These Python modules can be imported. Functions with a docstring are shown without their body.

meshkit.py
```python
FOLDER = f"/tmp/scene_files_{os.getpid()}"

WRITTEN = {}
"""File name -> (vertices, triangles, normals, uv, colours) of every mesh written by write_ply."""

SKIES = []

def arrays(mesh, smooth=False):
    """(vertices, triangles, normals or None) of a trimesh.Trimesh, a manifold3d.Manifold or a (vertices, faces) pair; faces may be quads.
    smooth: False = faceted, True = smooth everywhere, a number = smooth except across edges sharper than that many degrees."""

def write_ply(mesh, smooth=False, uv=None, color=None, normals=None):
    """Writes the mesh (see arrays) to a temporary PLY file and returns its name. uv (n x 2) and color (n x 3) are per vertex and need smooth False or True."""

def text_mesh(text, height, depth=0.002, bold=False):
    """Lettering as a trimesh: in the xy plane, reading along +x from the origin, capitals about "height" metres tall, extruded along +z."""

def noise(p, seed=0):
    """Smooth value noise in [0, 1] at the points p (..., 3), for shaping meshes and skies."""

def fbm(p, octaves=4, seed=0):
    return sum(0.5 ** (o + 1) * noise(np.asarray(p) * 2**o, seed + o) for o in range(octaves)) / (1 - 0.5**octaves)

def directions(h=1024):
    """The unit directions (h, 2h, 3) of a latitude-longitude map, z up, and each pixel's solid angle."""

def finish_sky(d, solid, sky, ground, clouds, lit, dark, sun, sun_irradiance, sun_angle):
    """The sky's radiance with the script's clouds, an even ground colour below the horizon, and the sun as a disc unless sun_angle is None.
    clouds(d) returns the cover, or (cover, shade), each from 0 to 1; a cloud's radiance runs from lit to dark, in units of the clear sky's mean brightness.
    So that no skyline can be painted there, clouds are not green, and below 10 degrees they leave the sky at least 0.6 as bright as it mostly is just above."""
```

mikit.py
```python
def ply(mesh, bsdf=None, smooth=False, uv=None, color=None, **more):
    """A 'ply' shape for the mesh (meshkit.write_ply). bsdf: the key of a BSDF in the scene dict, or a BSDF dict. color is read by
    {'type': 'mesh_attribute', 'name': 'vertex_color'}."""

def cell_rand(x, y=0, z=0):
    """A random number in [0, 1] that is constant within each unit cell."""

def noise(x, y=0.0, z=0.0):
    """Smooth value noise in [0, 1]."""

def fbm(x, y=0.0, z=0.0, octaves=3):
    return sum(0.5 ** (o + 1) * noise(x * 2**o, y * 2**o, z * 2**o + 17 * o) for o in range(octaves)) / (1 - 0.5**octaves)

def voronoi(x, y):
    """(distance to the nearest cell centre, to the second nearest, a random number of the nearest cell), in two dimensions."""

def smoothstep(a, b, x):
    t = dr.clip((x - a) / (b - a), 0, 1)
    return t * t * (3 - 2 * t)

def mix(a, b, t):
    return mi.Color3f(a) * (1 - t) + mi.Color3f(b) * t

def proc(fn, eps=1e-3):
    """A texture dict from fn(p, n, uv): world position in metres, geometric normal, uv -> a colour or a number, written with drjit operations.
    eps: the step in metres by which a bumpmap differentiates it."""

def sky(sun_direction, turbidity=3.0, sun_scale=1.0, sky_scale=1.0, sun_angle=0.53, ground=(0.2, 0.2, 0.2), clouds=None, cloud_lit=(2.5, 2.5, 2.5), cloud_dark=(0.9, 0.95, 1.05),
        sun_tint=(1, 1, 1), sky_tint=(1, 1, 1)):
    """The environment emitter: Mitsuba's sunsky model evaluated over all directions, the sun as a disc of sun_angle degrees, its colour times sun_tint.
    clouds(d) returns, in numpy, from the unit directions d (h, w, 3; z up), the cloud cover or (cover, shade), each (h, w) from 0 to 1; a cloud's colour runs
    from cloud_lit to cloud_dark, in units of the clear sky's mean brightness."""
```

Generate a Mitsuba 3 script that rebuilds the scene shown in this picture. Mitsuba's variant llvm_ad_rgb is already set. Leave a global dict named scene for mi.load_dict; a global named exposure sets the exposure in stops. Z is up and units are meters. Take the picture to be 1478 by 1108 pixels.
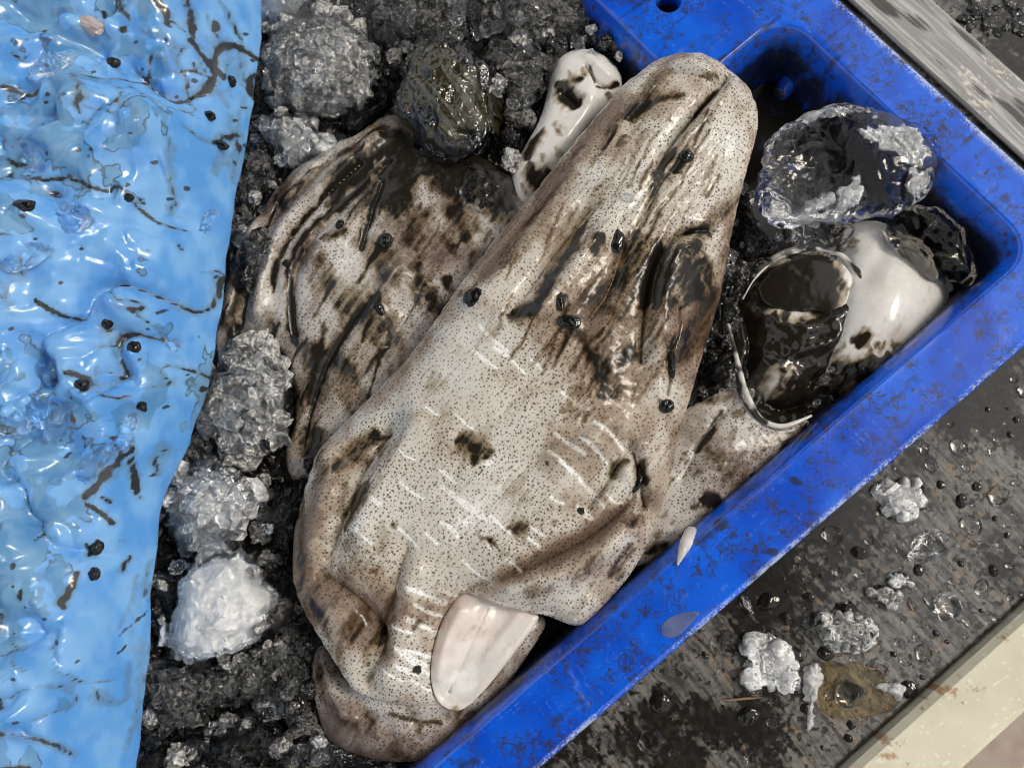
import math, random
import numpy as np, trimesh, drjit as dr, mitsuba as mi, mikit, meshkit
import shapely
from shapely.geometry import Polygon, Point, LineString
from scipy.spatial import Delaunay, cKDTree
from scipy.ndimage import map_coordinates, gaussian_filter
import scipy.sparse as sp, scipy.sparse.linalg as spl
from mikit import proc, noise, fbm, voronoi, smoothstep, mix, cell_rand, ply

# ---------------------------------------------------------------- camera, light, exposure
RIM = 0.09                                   # height of the crate's rim above the bench
FOV, DIST, PITCH, ROLL = 59.0, 0.53, math.radians(12), math.radians(5)
FPX = 739 / math.tan(math.radians(FOV / 2))


def _rot(d):
    d = np.asarray(d, float)
    c, s = math.cos(PITCH), math.sin(PITCH)
    d = np.stack([d[..., 0], c * d[..., 1] - s * d[..., 2], s * d[..., 1] + c * d[..., 2]], -1)
    c, s = math.cos(ROLL), math.sin(ROLL)
    return np.stack([c * d[..., 0] + s * d[..., 2], d[..., 1], -s * d[..., 0] + c * d[..., 2]], -1)


CAM = np.array([0, 0, RIM]) - DIST * _rot([0, 0, -1.0])
T = mi.ScalarTransform4f
scene, labels = {'type': 'scene'}, {}
scene['camera'] = {'type': 'thinlens', 'fov': FOV, 'aperture_radius': 0.0019, 'focus_distance': DIST - 0.025, 'near_clip': 0.01, 'far_clip': 100.0,
                   'to_world': T().look_at(origin=CAM.tolist(), target=[0, 0, RIM], up=_rot([0, 1.0, 0]).tolist())}
scene['sky'] = mikit.sky((0.66, 0.12, 0.74), turbidity=3, sun_scale=0.34, sun_angle=16, sun_tint=(0.90, 0.98, 1.12), clouds=lambda d: np.ones(d.shape[:-1]))
exposure = 2.12


# ---------------------------------------------------------------- helpers
def at(px, z):
    """Pixels of the photograph -> points in the plane of height z."""
    px = np.atleast_2d(np.asarray(px, float))
    d = _rot(np.stack([(px[:, 0] - 739) / FPX, -(px[:, 1] - 554) / FPX, -np.ones(len(px))], -1))
    return CAM + d * ((np.asarray(z) - CAM[2]) / d[:, 2])[:, None]


MM = DIST / FPX                                # metres per pixel of the photograph at the rim
used = {}


def key_of(name, parent=None):
    k = (parent + '__' if parent else '') + name
    n = used.get(k, 0)
    used[k] = n + 1
    return k if n == 0 else f'{k}_{n:03d}'


def obj(name, shape, parent=None, label=None, cat=None, group=None, kind=None):
    k = key_of(name, parent)
    if shape is not None:
        scene[k] = shape
    d = {}
    if label: d['label'] = label
    if cat: d['category'] = cat
    if group: d['group'] = group
    if kind: d['kind'] = kind
    if d: labels[k] = d
    return k


def chaikin(p, closed=True, n=2):
    p = np.asarray(p, float)
    for _ in range(n):
        a, b = p, np.roll(p, -1, 0)
        if not closed: a, b = p[:-1], p[1:]
        q = np.stack([0.75 * a + 0.25 * b, 0.25 * a + 0.75 * b], 1).reshape(-1, p.shape[1])
        p = q if closed else np.vstack([p[:1], q, p[-1:]])
    return p


def resample(p, step, closed=True):
    q = np.vstack([p, p[:1]]) if closed else p
    s = np.r_[0, np.cumsum(np.linalg.norm(np.diff(q, axis=0), axis=1))]
    n = max(3, int(s[-1] / step))
    t = np.linspace(0, s[-1], n, endpoint=not closed)
    return np.stack([np.interp(t, s, q[:, k]) for k in range(q.shape[1])], -1)


def seg_dist(xy, line, along=False):
    best, where = np.full(len(xy), 1e9), np.zeros(len(xy))
    for i, (a, b) in enumerate(zip(line[:-1], line[1:])):
        ab = b - a
        t = np.clip(((xy - a) @ ab) / max(ab @ ab, 1e-12), 0, 1)
        d = np.linalg.norm(xy - a - t[:, None] * ab, axis=1)
        where = np.where(d < best, (i + t) / (len(line) - 1), where)
        best = np.minimum(best, d)
    return (best, where) if along else best


class Blob:
    """A closed, pillow-like solid: outline (pixels, taken at height z), inflated up and down by a membrane's shape. Keeps its height map."""

    def __init__(self, px, z, up, down, res, power=0.5, tilt=(0, 0), smooth=2, jag=0.0, seed=0, world=None):
        self.z, self.up, self.down, self.tilt = z, up, down, tilt
        out = at(px, z)[:, :2] if world is None else np.asarray(world, float)
        out = chaikin(out, n=smooth) if smooth else out
        out = resample(out, res)
        if jag:
            c = out.mean(0)
            w = (meshkit.fbm(np.c_[out * 140, np.full(len(out), seed * 7.3)], 3, seed) - 0.5) * 2 * jag + (meshkit.fbm(np.c_[out * 55, np.full(len(out), seed * 3.3)], 2, seed + 1) - 0.5) * 2.6 * jag
            d = out - c
            out = out + d / np.linalg.norm(d, axis=1, keepdims=True) * w[:, None]
        poly = Polygon(out).buffer(0)
        if poly.geom_type != 'Polygon':
            poly = max(poly.geoms, key=lambda g: g.area)
        out = resample(np.array(poly.exterior.coords)[:-1], res)
        self.poly, self.c = Polygon(out), np.array(poly.centroid.coords[0])
        # membrane
        x0, y0, x1, y1 = poly.bounds
        h = max(x1 - x0, y1 - y0) / 150
        nx, ny = int((x1 - x0) / h) + 5, int((y1 - y0) / h) + 5
        gx, gy = x0 - 2 * h + np.arange(nx) * h, y0 - 2 * h + np.arange(ny) * h
        X, Y = np.meshgrid(gx, gy)
        ins = shapely.contains_xy(poly, X, Y)
        idx = np.full(X.shape, -1)
        idx[ins] = np.arange(ins.sum())
        I, J = np.nonzero(ins)
        rows, cols, vals = [np.arange(len(I))], [np.arange(len(I))], [np.full(len(I), 4.0)]
        for di, dj in ((1, 0), (-1, 0), (0, 1), (0, -1)):
            nb = idx[I + di, J + dj]
            ok = nb >= 0
            rows.append(np.nonzero(ok)[0]); cols.append(nb[ok]); vals.append(np.full(ok.sum(), -1.0))
        A = sp.csr_matrix((np.concatenate(vals), (np.concatenate(rows), np.concatenate(cols))))
        u = spl.spsolve(A.tocsc(), np.ones(len(I)))
        H = np.zeros(X.shape)
        H[ins] = u / u.max()
        self.H, self.g = H, (gx[0], gy[0], h)
        # points
        gxs = np.arange(x0, x1, res); rowsy = np.arange(y0, y1, res * 0.866)
        G = np.concatenate([np.c_[gxs + (i % 2) * res / 2, np.full(len(gxs), yy)] for i, yy in enumerate(rowsy)])
        inner = self.poly.buffer(-0.75 * res)
        G = G[shapely.contains_xy(inner, G[:, 0], G[:, 1])]
        ring = np.roll(out, -1, 0) - np.roll(out, 1, 0)
        nrm = np.c_[-ring[:, 1], ring[:, 0]] / np.maximum(np.linalg.norm(ring, axis=1, keepdims=True), 1e-12)
        if not self.poly.exterior.is_ccw: nrm = -nrm
        near = out + nrm * res * 0.28
        near = near[shapely.contains_xy(self.poly, near[:, 0], near[:, 1])]
        pts = np.vstack([out, near, G])
        tri = Delaunay(pts).simplices
        cen = pts[tri].mean(1)
        tri = tri[shapely.contains_xy(self.poly, cen[:, 0], cen[:, 1])]
        a, b, c = pts[tri[:, 0]], pts[tri[:, 1]], pts[tri[:, 2]]
        cw = (b - a)[:, 0] * (c - a)[:, 1] - (b - a)[:, 1] * (c - a)[:, 0] < 0
        tri[cw] = tri[cw][:, ::-1]
        self.pts, self.tri, self.nb = pts, tri, len(out)
        s = self.lift(pts, power)
        s[:self.nb] = 0
        self.power, self.s = power, s
        self.relief, self.rimmed = np.zeros(len(pts)), None

    def lift(self, xy, power=None):
        gx, gy, h = self.g
        v = map_coordinates(self.H, [(xy[:, 1] - gy) / h, (xy[:, 0] - gx) / h], order=1, mode='nearest')
        return np.maximum(v, 0) ** (self.power if power is None else power)

    def plane(self, xy):
        return self.z + (xy - self.c) @ np.asarray(self.tilt, float)

    def top(self, xy):
        xy = np.atleast_2d(xy)
        return self.plane(xy) + self.up * self.lift(xy)

    def on(self, px):
        """Where the camera's view of these pixels meets the top: marks keep their place on the thing."""
        z = np.full(len(px), self.z + 0.5 * self.up)
        for _ in range(6):
            z = 0.5 * z + 0.5 * self.top(at(px, z)[:, :2])
        return at(px, z)[:, :2]

    def field(self, strokes, how='max', xy=None, ragged=False):
        """strokes: (pixels, width in pixels, strength)."""
        xy = self.pts if xy is None else xy
        v = np.zeros(len(xy))
        for line, w, amp in strokes:
            L = self.on(np.atleast_2d(np.asarray(line, float)))
            if len(L) == 1: L = np.vstack([L, L + 1e-5])
            elif len(L) > 2: L = chaikin(L, False, 1)
            lo, hi = L.min(0) - 3 * w * MM, L.max(0) + 3 * w * MM
            m = np.all((xy > lo) & (xy < hi), axis=1)
            if not m.any(): continue
            q = xy[m]
            if ragged:
                q3 = np.c_[q, np.full(len(q), 0.37)]
                for fr, am in ((90, min(0.9 * w, 9)), (260, min(0.5 * w, 4))):
                    q = q + am * MM * 2 * (np.stack([meshkit.noise(q3 * fr, 3), meshkit.noise(q3 * fr, 4)], -1) - 0.5)
            d, t = seg_dist(q, L, True)
            ww = w * MM * (np.clip(4 * t * (1 - t), 0, 1) ** 0.5 * 0.7 + 0.35 if ragged and len(line) > 1 else 1.0)
            f = amp * (np.exp(-d / np.maximum(0.55 * ww, 2.4 * MM)) if how == 'fold' and amp < 0 else np.exp(-(d / ww) ** 2))
            v[m] = np.maximum(v[m], f) if how == 'max' else v[m] + f
        return v

    def mesh(self, bumps=None):
        zt = self.plane(self.pts) + self.up * self.s + self.relief
        zb = self.plane(self.pts) - self.down * self.s + np.minimum(self.relief, 0) * (self.s > 0)
        n, b = len(self.pts), self.nb
        zt[:b] = self.plane(self.pts[:b]) + self.relief[:b]
        low = np.r_[np.arange(b), np.arange(n, 2 * n - b)]
        v = np.vstack([np.c_[self.pts, zt], np.c_[self.pts[b:], zb[b:]]])
        f = np.vstack([self.tri, low[self.tri][:, ::-1]])
        m = trimesh.Trimesh(v, f, process=False)
        if bumps is not None:
            
            e = np.r_[self.s, self.s[b:]]
            k = 1 if self.rimmed is None else self.rimmed[0] + self.rimmed[1] * (1 - np.clip(e, 0, 1)) ** 0.8
            m.vertices = m.vertices + m.vertex_normals * (bumps(np.array(m.vertices)) * k)[:, None]
        self.count = len(v)
        return m

    def uv(self, a, b):
        """The two per-vertex amounts that the skin's stains use: on the top side; the under side takes plain ones."""
        n = len(self.pts) - self.nb
        return np.vstack([np.c_[a, b], np.c_[a[self.nb:], b[self.nb:]]])


def on_place(uv, v):
    """uv that never degenerates: the amounts are added to the place on the thing and taken off again in the material."""
    v = np.asarray(v)
    return uv + 20.0 * np.c_[v[:, 0] + 0.37 * v[:, 2], v[:, 1] - 0.53 * v[:, 2]]


def warp(v, f, amp, seed=0):
    return amp * (meshkit.fbm(v * f, 4, seed) - 0.5)


def granules(size, amp, seed, fine=0.3):
    """Pebbly, frozen-together relief: round grains of about this size, sharp dips between them."""
    def fn(v):
        rng = np.random.default_rng(seed)
        lo, hi = v.min(0) - size, v.max(0) + size
        n = int(np.prod((hi - lo) / size) * 1.6) + 8
        n = min(n, 60000)
        pts = rng.uniform(lo, hi, (n, 3))
        wv = v + 0.35 * size * np.stack([meshkit.noise(v / size * 0.8, seed + k) - 0.5 for k in range(3)], -1) * 2
        d, i = cKDTree(pts).query(wv, k=2)
        tilt = rng.uniform(0.3, 1, n)[i[:, 0]]
        g = np.clip((d[:, 1] - d[:, 0]) / size, 0, 1) ** 0.7
        return amp * (tilt * g - 0.3) + fine * amp * (meshkit.fbm(v / size * 2.2, 3, seed + 9) - 0.5) * 2 + amp * 1.6 * (meshkit.fbm(v / size * 0.3, 2, seed + 4) - 0.5)
    return fn


def facets(amp, seed, n=14):
    """Broken ice: big planes chipped off."""
    def fn(v):
        rng = np.random.default_rng(seed)
        c = v.mean(0)
        d = v - c
        cut = np.zeros(len(v))
        for _ in range(n):
            a = rng.normal(size=3); a /= np.linalg.norm(a)
            h = d @ a
            lim = np.quantile(h, rng.uniform(0.72, 0.95))
            cut = np.maximum(cut, np.maximum(h - lim, 0) * 0.8)
        return -np.minimum(cut, amp * 4) + amp * 0.8 * (meshkit.fbm(v * 120, 3, seed) - 0.5)
    return fn


def crush(size, k, seed):
    """Shattered relief: cells with tilted faces and small cliffs between them."""
    def fn(v):
        rng = np.random.default_rng(seed)
        lo, hi = v.min(0) - size, v.max(0) + size
        n = min(int(np.prod((hi - lo) / size) * 1.3) + 8, 80000)
        pts = rng.uniform(lo, hi, (n, 3))
        di = rng.normal(size=(n, 3)); di /= np.linalg.norm(di, axis=1, keepdims=True)
        wv = v + 0.25 * size * np.stack([meshkit.noise(v / size * 1.5, seed + k2) - 0.5 for k2 in range(3)], -1) * 2
        i = cKDTree(pts).query(wv)[1]
        return np.clip(((v - pts[i]) * di[i]).sum(1) * k, -size * 0.5, size * 0.5) + 0.25 * k * size * (rng.uniform(-1, 1, n)[i])
    return fn


def both(*fs):
    return lambda v: sum(f(v) for f in fs)


# ---------------------------------------------------------------- materials
def pbsdf(**k):
    return {'type': 'principled', **k}


def rgb(*c):
    return {'type': 'rgb', 'value': list(c)}


def two(b):
    return {'type': 'twosided', 'bsdf': b}


AX = (math.cos(math.radians(55)), math.sin(math.radians(55)))     # the way the squids lie


def f_skin(cream, tan, brown, dots=1.0, white=(0.84, 0.85, 0.84)):
    def fn(p, n, uv):
        ink, tone = uv.x - 20.0 * (p.x + 0.37 * p.z), uv.y - 20.0 * (p.y - 0.53 * p.z)
        al, ac = p.x * AX[0] + p.y * AX[1], p.y * AX[0] - p.x * AX[1]
        w1, w2 = noise(p.x * 180, p.y * 180, p.z * 90), noise(p.x * 180 + 40, p.y * 180, p.z * 90)
        x, y = p.x + 0.0012 * (w1 - 0.5), p.y + 0.0012 * (w2 - 0.5)
        mid = fbm(p.x * 70, p.y * 70 + 9, p.z * 70)
        fine = fbm(p.x * 420, p.y * 420, p.z * 420)
        run = fbm(ac * 460 + 3, al * 60, p.z * 60)
        c = mix(cream, tan, smoothstep(-0.06, 0.17, 0.5 - tone + 0.22 * (mid - 0.5) + 0.14 * (fine - 0.5)))
        c = mix(c, brown, 0.85 * smoothstep(0.11, 0.36, 0.5 - tone + 0.22 * (fine - 0.5) + 0.16 * (run - 0.5)))
        c = mix(c, (0.60, 0.59, 0.55), 0.7 * smoothstep(0.06, 0.32, tone - 0.5 + 0.2 * (mid - 0.5) + 0.12 * (fine - 0.5)))
        li = smoothstep(0.32, 0.54, tone - 0.5 + 0.22 * (fine - 0.5))
        c = mix(c, white, 0.85 * li)
        if dots:
            d1, _, r1 = voronoi(x * 430, y * 430)
            e1, _, q1 = voronoi(x * 640 + 31, y * 640 + 7)
            dens = smoothstep(0.30, 0.62, fbm(p.x * 60 + 8, p.y * 60 + 2, 0.0))
            m = (1 - smoothstep(0.09 + 0.13 * r1 * r1, 0.18 + 0.18 * r1 * r1 + 0.05 * dens, d1)) * (0.78 + 0.22 * dens)
            m2 = (1 - smoothstep(0.06 + 0.10 * q1, 0.18 + 0.14 * q1, e1)) * dens
            c = mix(c, (0.060, 0.038, 0.030), dr.maximum(m * 0.85, m2 * 0.5) * dots * (1 - 0.4 * li))
        grit = 0.30 * (fine - 0.5) + 0.55 * (run - 0.5)
        thin = smoothstep(0.04, 0.55, ink + grit)
        c = mix(c, c * mi.Color3f(0.42, 0.345, 0.25), thin)
        thick = smoothstep(0.42, 0.78, ink + 1.15 * grit + 0.3 * (mid - 0.5))
        return mix(c, (0.009, 0.0075, 0.005), 0.98 * thick)
    return fn


def wet(fn, rough=0.28, spec=0.4):
    return two(pbsdf(base_color=proc(fn), roughness=rough, specular=spec))


scene['m_squid'] = wet(f_skin((0.525, 0.495, 0.44), (0.35, 0.285, 0.22), (0.155, 0.105, 0.078)), 0.23, 0.36)
scene['m_squid_dark'] = wet(f_skin((0.47, 0.44, 0.41), (0.26, 0.21, 0.18), (0.095, 0.065, 0.052), 1.0), 0.28, 0.4)
scene['m_flesh'] = wet(f_skin((0.70, 0.69, 0.66), (0.60, 0.59, 0.57), (0.47, 0.42, 0.36), 0.0), 0.16, 0.45)
scene['m_membrane'] = wet(f_skin((0.72, 0.67, 0.64), (0.63, 0.55, 0.52), (0.52, 0.44, 0.41), 0.0), 0.24, 0.4)
scene['m_ink'] = two(pbsdf(base_color=rgb(0.006, 0.006, 0.006), roughness=0.06, specular=0.4))
scene['m_ink_water'] = two(pbsdf(base_color=rgb(0.012, 0.011, 0.009), roughness=0.05, specular=0.35))


def f_bump(f, oct=3):
    return lambda p, n, uv: fbm(p.x * f, p.y * f, p.z * f, octaves=oct)


def bumped(b, f, h, eps=2e-4):
    return {'type': 'bumpmap', 'arbitrary': proc(f_bump(f), eps), 'scale': h, 'bsdf': b}


def f_ice(lo, hi, dirt, amount):
    def fn(p, n, uv):
        a = fbm(p.x * 110, p.y * 110, p.z * 110)
        b = fbm(p.x * 520 + 5, p.y * 520, p.z * 520)
        c = mix(lo, hi, smoothstep(0.40, 0.62, a * 0.40 + b * 0.60))
        return mix(c, dirt, 0.85 * smoothstep(1 - amount, 1.10 - amount, a * 0.35 + b * 0.65 + 0.25))
    return fn


def f_rug(p, n, uv):
    a = fbm(p.x * 520, p.y * 520, p.z * 520)
    b = dr.abs(noise(p.x * 900 + 9, p.y * 900, p.z * 900) - 0.5)
    return a * 0.7 + 0.6 * b


def rugged(b, h):
    return {'type': 'bumpmap', 'arbitrary': proc(f_rug, 1.5e-4), 'scale': h, 'bsdf': b}


def ice_bsdf(fn, clear, rough=0.10, h=0.0012, tint=None):
    """Ice that is partly clear, partly white with air and frost."""
    solid = pbsdf(base_color=proc(fn), roughness=rough, specular=0.45)
    glass = {'type': 'dielectric', 'int_ior': 1.31}
    if tint: glass['specular_transmittance'] = rgb(*tint)
    return {'type': 'blendbsdf', 'weight': proc(lambda p, n, uv: smoothstep(0.62 - 0.5 * clear, 1.12 - 0.5 * clear, 0.5 * fbm(p.x * 120, p.y * 120, p.z * 120) + 0.85 * fbm(p.x * 460, p.y * 460, p.z * 460))),
            'b0': rugged(two(solid), h), 'b1': rugged(glass, h * 0.7)}


DIRT = (0.05, 0.045, 0.035)
def core(lo, hi, dirt, amount):
    return two({'type': 'diffuse', 'reflectance': proc(f_ice(lo, hi, dirt, amount))})


scene['m_core_white'] = core((0.74, 0.76, 0.77), (0.92, 0.93, 0.93), (0.30, 0.30, 0.29), 0.12)
scene['m_core_frost'] = core((0.50, 0.505, 0.505), (0.92, 0.93, 0.93), (0.16, 0.16, 0.15), 0.14)
scene['m_core_grey'] = core((0.20, 0.20, 0.195), (0.84, 0.84, 0.82), (0.04, 0.048, 0.042), 0.2)
scene['m_core_smoke'] = core((0.035, 0.035, 0.033), (0.44, 0.435, 0.42), (0.006, 0.006, 0.005), 0.25)
scene['m_core_black'] = core((0.005, 0.005, 0.005), (0.09, 0.087, 0.08), (0.002, 0.002, 0.002), 0.3)
scene['m_ice_olive'] = rugged(two(pbsdf(roughness=0.10, specular=0.8, base_color=proc(lambda p, n, uv: mix((0.006, 0.007, 0.008), mix((0.024, 0.021, 0.009), (0.07, 0.066, 0.048), smoothstep(0.62, 0.8, noise((p.x * 0.8 + p.y * 0.6) * 500, (p.y * 0.8 - p.x * 0.6) * 45))), smoothstep(0.42, 0.56, fbm(p.x * 38 + 4, p.y * 38 + 1, p.z * 38)))))), 0.0005)
scene['m_ice_dark'] = rugged(two(pbsdf(base_color=proc(f_ice((0.006, 0.006, 0.0055), (0.045, 0.043, 0.04), (0.002, 0.002, 0.002), 0.35)), roughness=0.08, specular=1.0)), 0.0013)
scene['m_ice_frosted'] = rugged(two(pbsdf(base_color=proc(f_ice((0.16, 0.16, 0.155), (0.66, 0.66, 0.65), (0.05, 0.05, 0.045), 0.2)), roughness=0.10, specular=0.8)), 0.0009)
scene['m_ice'] = {'type': 'dielectric', 'int_ior': 1.33}
scene['m_ice_tinted'] = {'type': 'dielectric', 'int_ior': 1.31, 'specular_transmittance': rgb(0.42, 0.41, 0.38)}

UA = math.radians(39.6)
EA, EB = np.array([math.cos(UA), math.sin(UA)]), np.array([-math.sin(UA), math.cos(UA)])   # along the long side, along the short side


def f_crate(p, n, uv):
    a = p.x * EA[0] + p.y * EA[1]
    b = p.x * EB[0] + p.y * EB[1]
    big = fbm(p.x * 28, p.y * 28, p.z * 28)
    fine = fbm(p.x * 260, p.y * 260, p.z * 260)
    scr = noise(a * 900 + 40 * noise(a * 12, b * 12), b * 60) * noise(a * 70, b * 900)
    grime = fbm(p.x * 75 + 7, p.y * 75, p.z * 60)
    c = mix((0.002, 0.060, 0.50), (0.004, 0.112, 0.70), smoothstep(0.3, 0.7, big))
    c = mix(c, (0.12, 0.20, 0.58), 0.35 * smoothstep(0.45, 0.75, scr))
    wear = dr.maximum(smoothstep(0.0075, 0.0015, A1 - a), smoothstep(0.0040, 0.0008, b - B0)) * smoothstep(0.42, 0.60, fbm(a * 45 + 3, b * 45, p.z * 45) * 0.6 + 0.4 * noise(a * 1300, b * 1300, p.z * 300))
    c = mix(c, (0.42, 0.50, 0.68), 0.8 * wear)
    shade_ink = smoothstep(RIM - 0.007, RIM - 0.020, p.z + 0.018 * (fbm(p.x * 45 + 2, p.y * 45, p.z * 20) - 0.5) + 0.008 * (fine - 0.5))  # painted shade plus ink residue on the walls, heavier by the long side
    c = mix(c, (0.006, 0.008, 0.018), 0.95 * shade_ink * smoothstep(0.20, 0.44, fbm(a * 110, b * 110, p.z * 26) + 0.12 * (fine - 0.5) + 0.22 * smoothstep(0.085, 0.055, b - B0)))
    smear = fbm(a * 26 + 5, b * 190, p.z * 60) * 0.55 + 0.25 * fine + 0.25 * big
    c = mix(c, (0.016, 0.016, 0.022), 0.75 * smoothstep(0.56, 0.70, smear))
    lots = smoothstep(0.42, 0.62, grime)
    h1 = dr.abs(fbm(p.x * 150 + 3, p.y * 150, p.z * 150) - 0.5)
    h2 = dr.abs(fbm(p.x * 320 + 8, p.y * 320, p.z * 320) - 0.5)
    hair = dr.maximum(1 - smoothstep(0.006, 0.022, h1), 1 - smoothstep(0.008, 0.035, h2))
    c = mix(c, (0.030, 0.030, 0.042), dr.minimum(0.9, 0.85 * hair * lots + 0.45 * lots * smoothstep(0.45, 0.7, fine)))
    blot = smoothstep(0.70, 0.75, fbm(p.x * 62 + 21, p.y * 62 + 4, p.z * 62) + 0.16 * (fine - 0.5))
    return mix(c, (0.020, 0.019, 0.022), 0.8 * blot)


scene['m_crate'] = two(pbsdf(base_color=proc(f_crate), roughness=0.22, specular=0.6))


def f_bench(p, n, uv):
    a = p.x * EA[0] + p.y * EA[1]
    b = p.x * EB[0] + p.y * EB[1]
    a2 = a + 0.006 * noise(a * 30, b * 30)
    grain = fbm(a2 * 700, b * 75)
    grain2 = fbm(a2 * 260 + 5, b * 26 + 3)
    soak = fbm(p.x * 20 + 2, p.y * 20 + 6, octaves=4)
    c = mix((0.050, 0.049, 0.046), (0.20, 0.195, 0.18), smoothstep(0.30, 0.72, grain * 0.35 + grain2 * 0.35 + 0.3 * fbm(p.x * 420, p.y * 420)))
    c = mix(c, (0.33, 0.20, 0.10), 0.35 * smoothstep(0.66, 0.76, fbm(a * 260 + 9, b * 120)))
    bits = fbm(p.x * 340 + 2, p.y * 340 + 4)
    c = mix(c, (0.016, 0.015, 0.013), 0.85 * smoothstep(0.50, 0.66, bits + 0.45 * (soak - 0.5)))
    near = smoothstep(0.10, 0.0, B0 - b) * 0.05
    return mix(c, (0.012, 0.011, 0.009), 0.93 * smoothstep(0.46, 0.58, soak + near + 0.30 * (grain2 - 0.5) + 0.2 * (bits - 0.5)))


scene['m_bench'] = two(pbsdf(base_color=proc(f_bench), roughness=0.16, specular=0.6))


def f_rail(p, n, uv):
    a = p.x * EA[0] + p.y * EA[1]
    b = p.x * EB[0] + p.y * EB[1]
    c = mix((0.52, 0.49, 0.37), (0.66, 0.63, 0.50), fbm(p.x * 60, p.y * 60))
    s = noise(a * 60 + b * 420, b * 30 - a * 300)
    c = mix(c, (0.75, 0.73, 0.62), 0.6 * smoothstep(0.8, 0.95, s))
    r = fbm(p.x * 34 + 1, p.y * 34 + 3) * 0.7 + 0.3 * fbm(p.x * 260, p.y * 260)
    return mix(c, (0.34, 0.17, 0.07), 0.8 * smoothstep(0.68, 0.76, r))


scene['m_rail'] = two(pbsdf(base_color=proc(f_rail), roughness=0.35, specular=0.5))
scene['m_floor'] = two(pbsdf(base_color=proc(lambda p, n, uv: mix((0.26, 0.20, 0.16), (0.36, 0.30, 0.25), fbm(p.x * 50, p.y * 50))), roughness=0.6))


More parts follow.
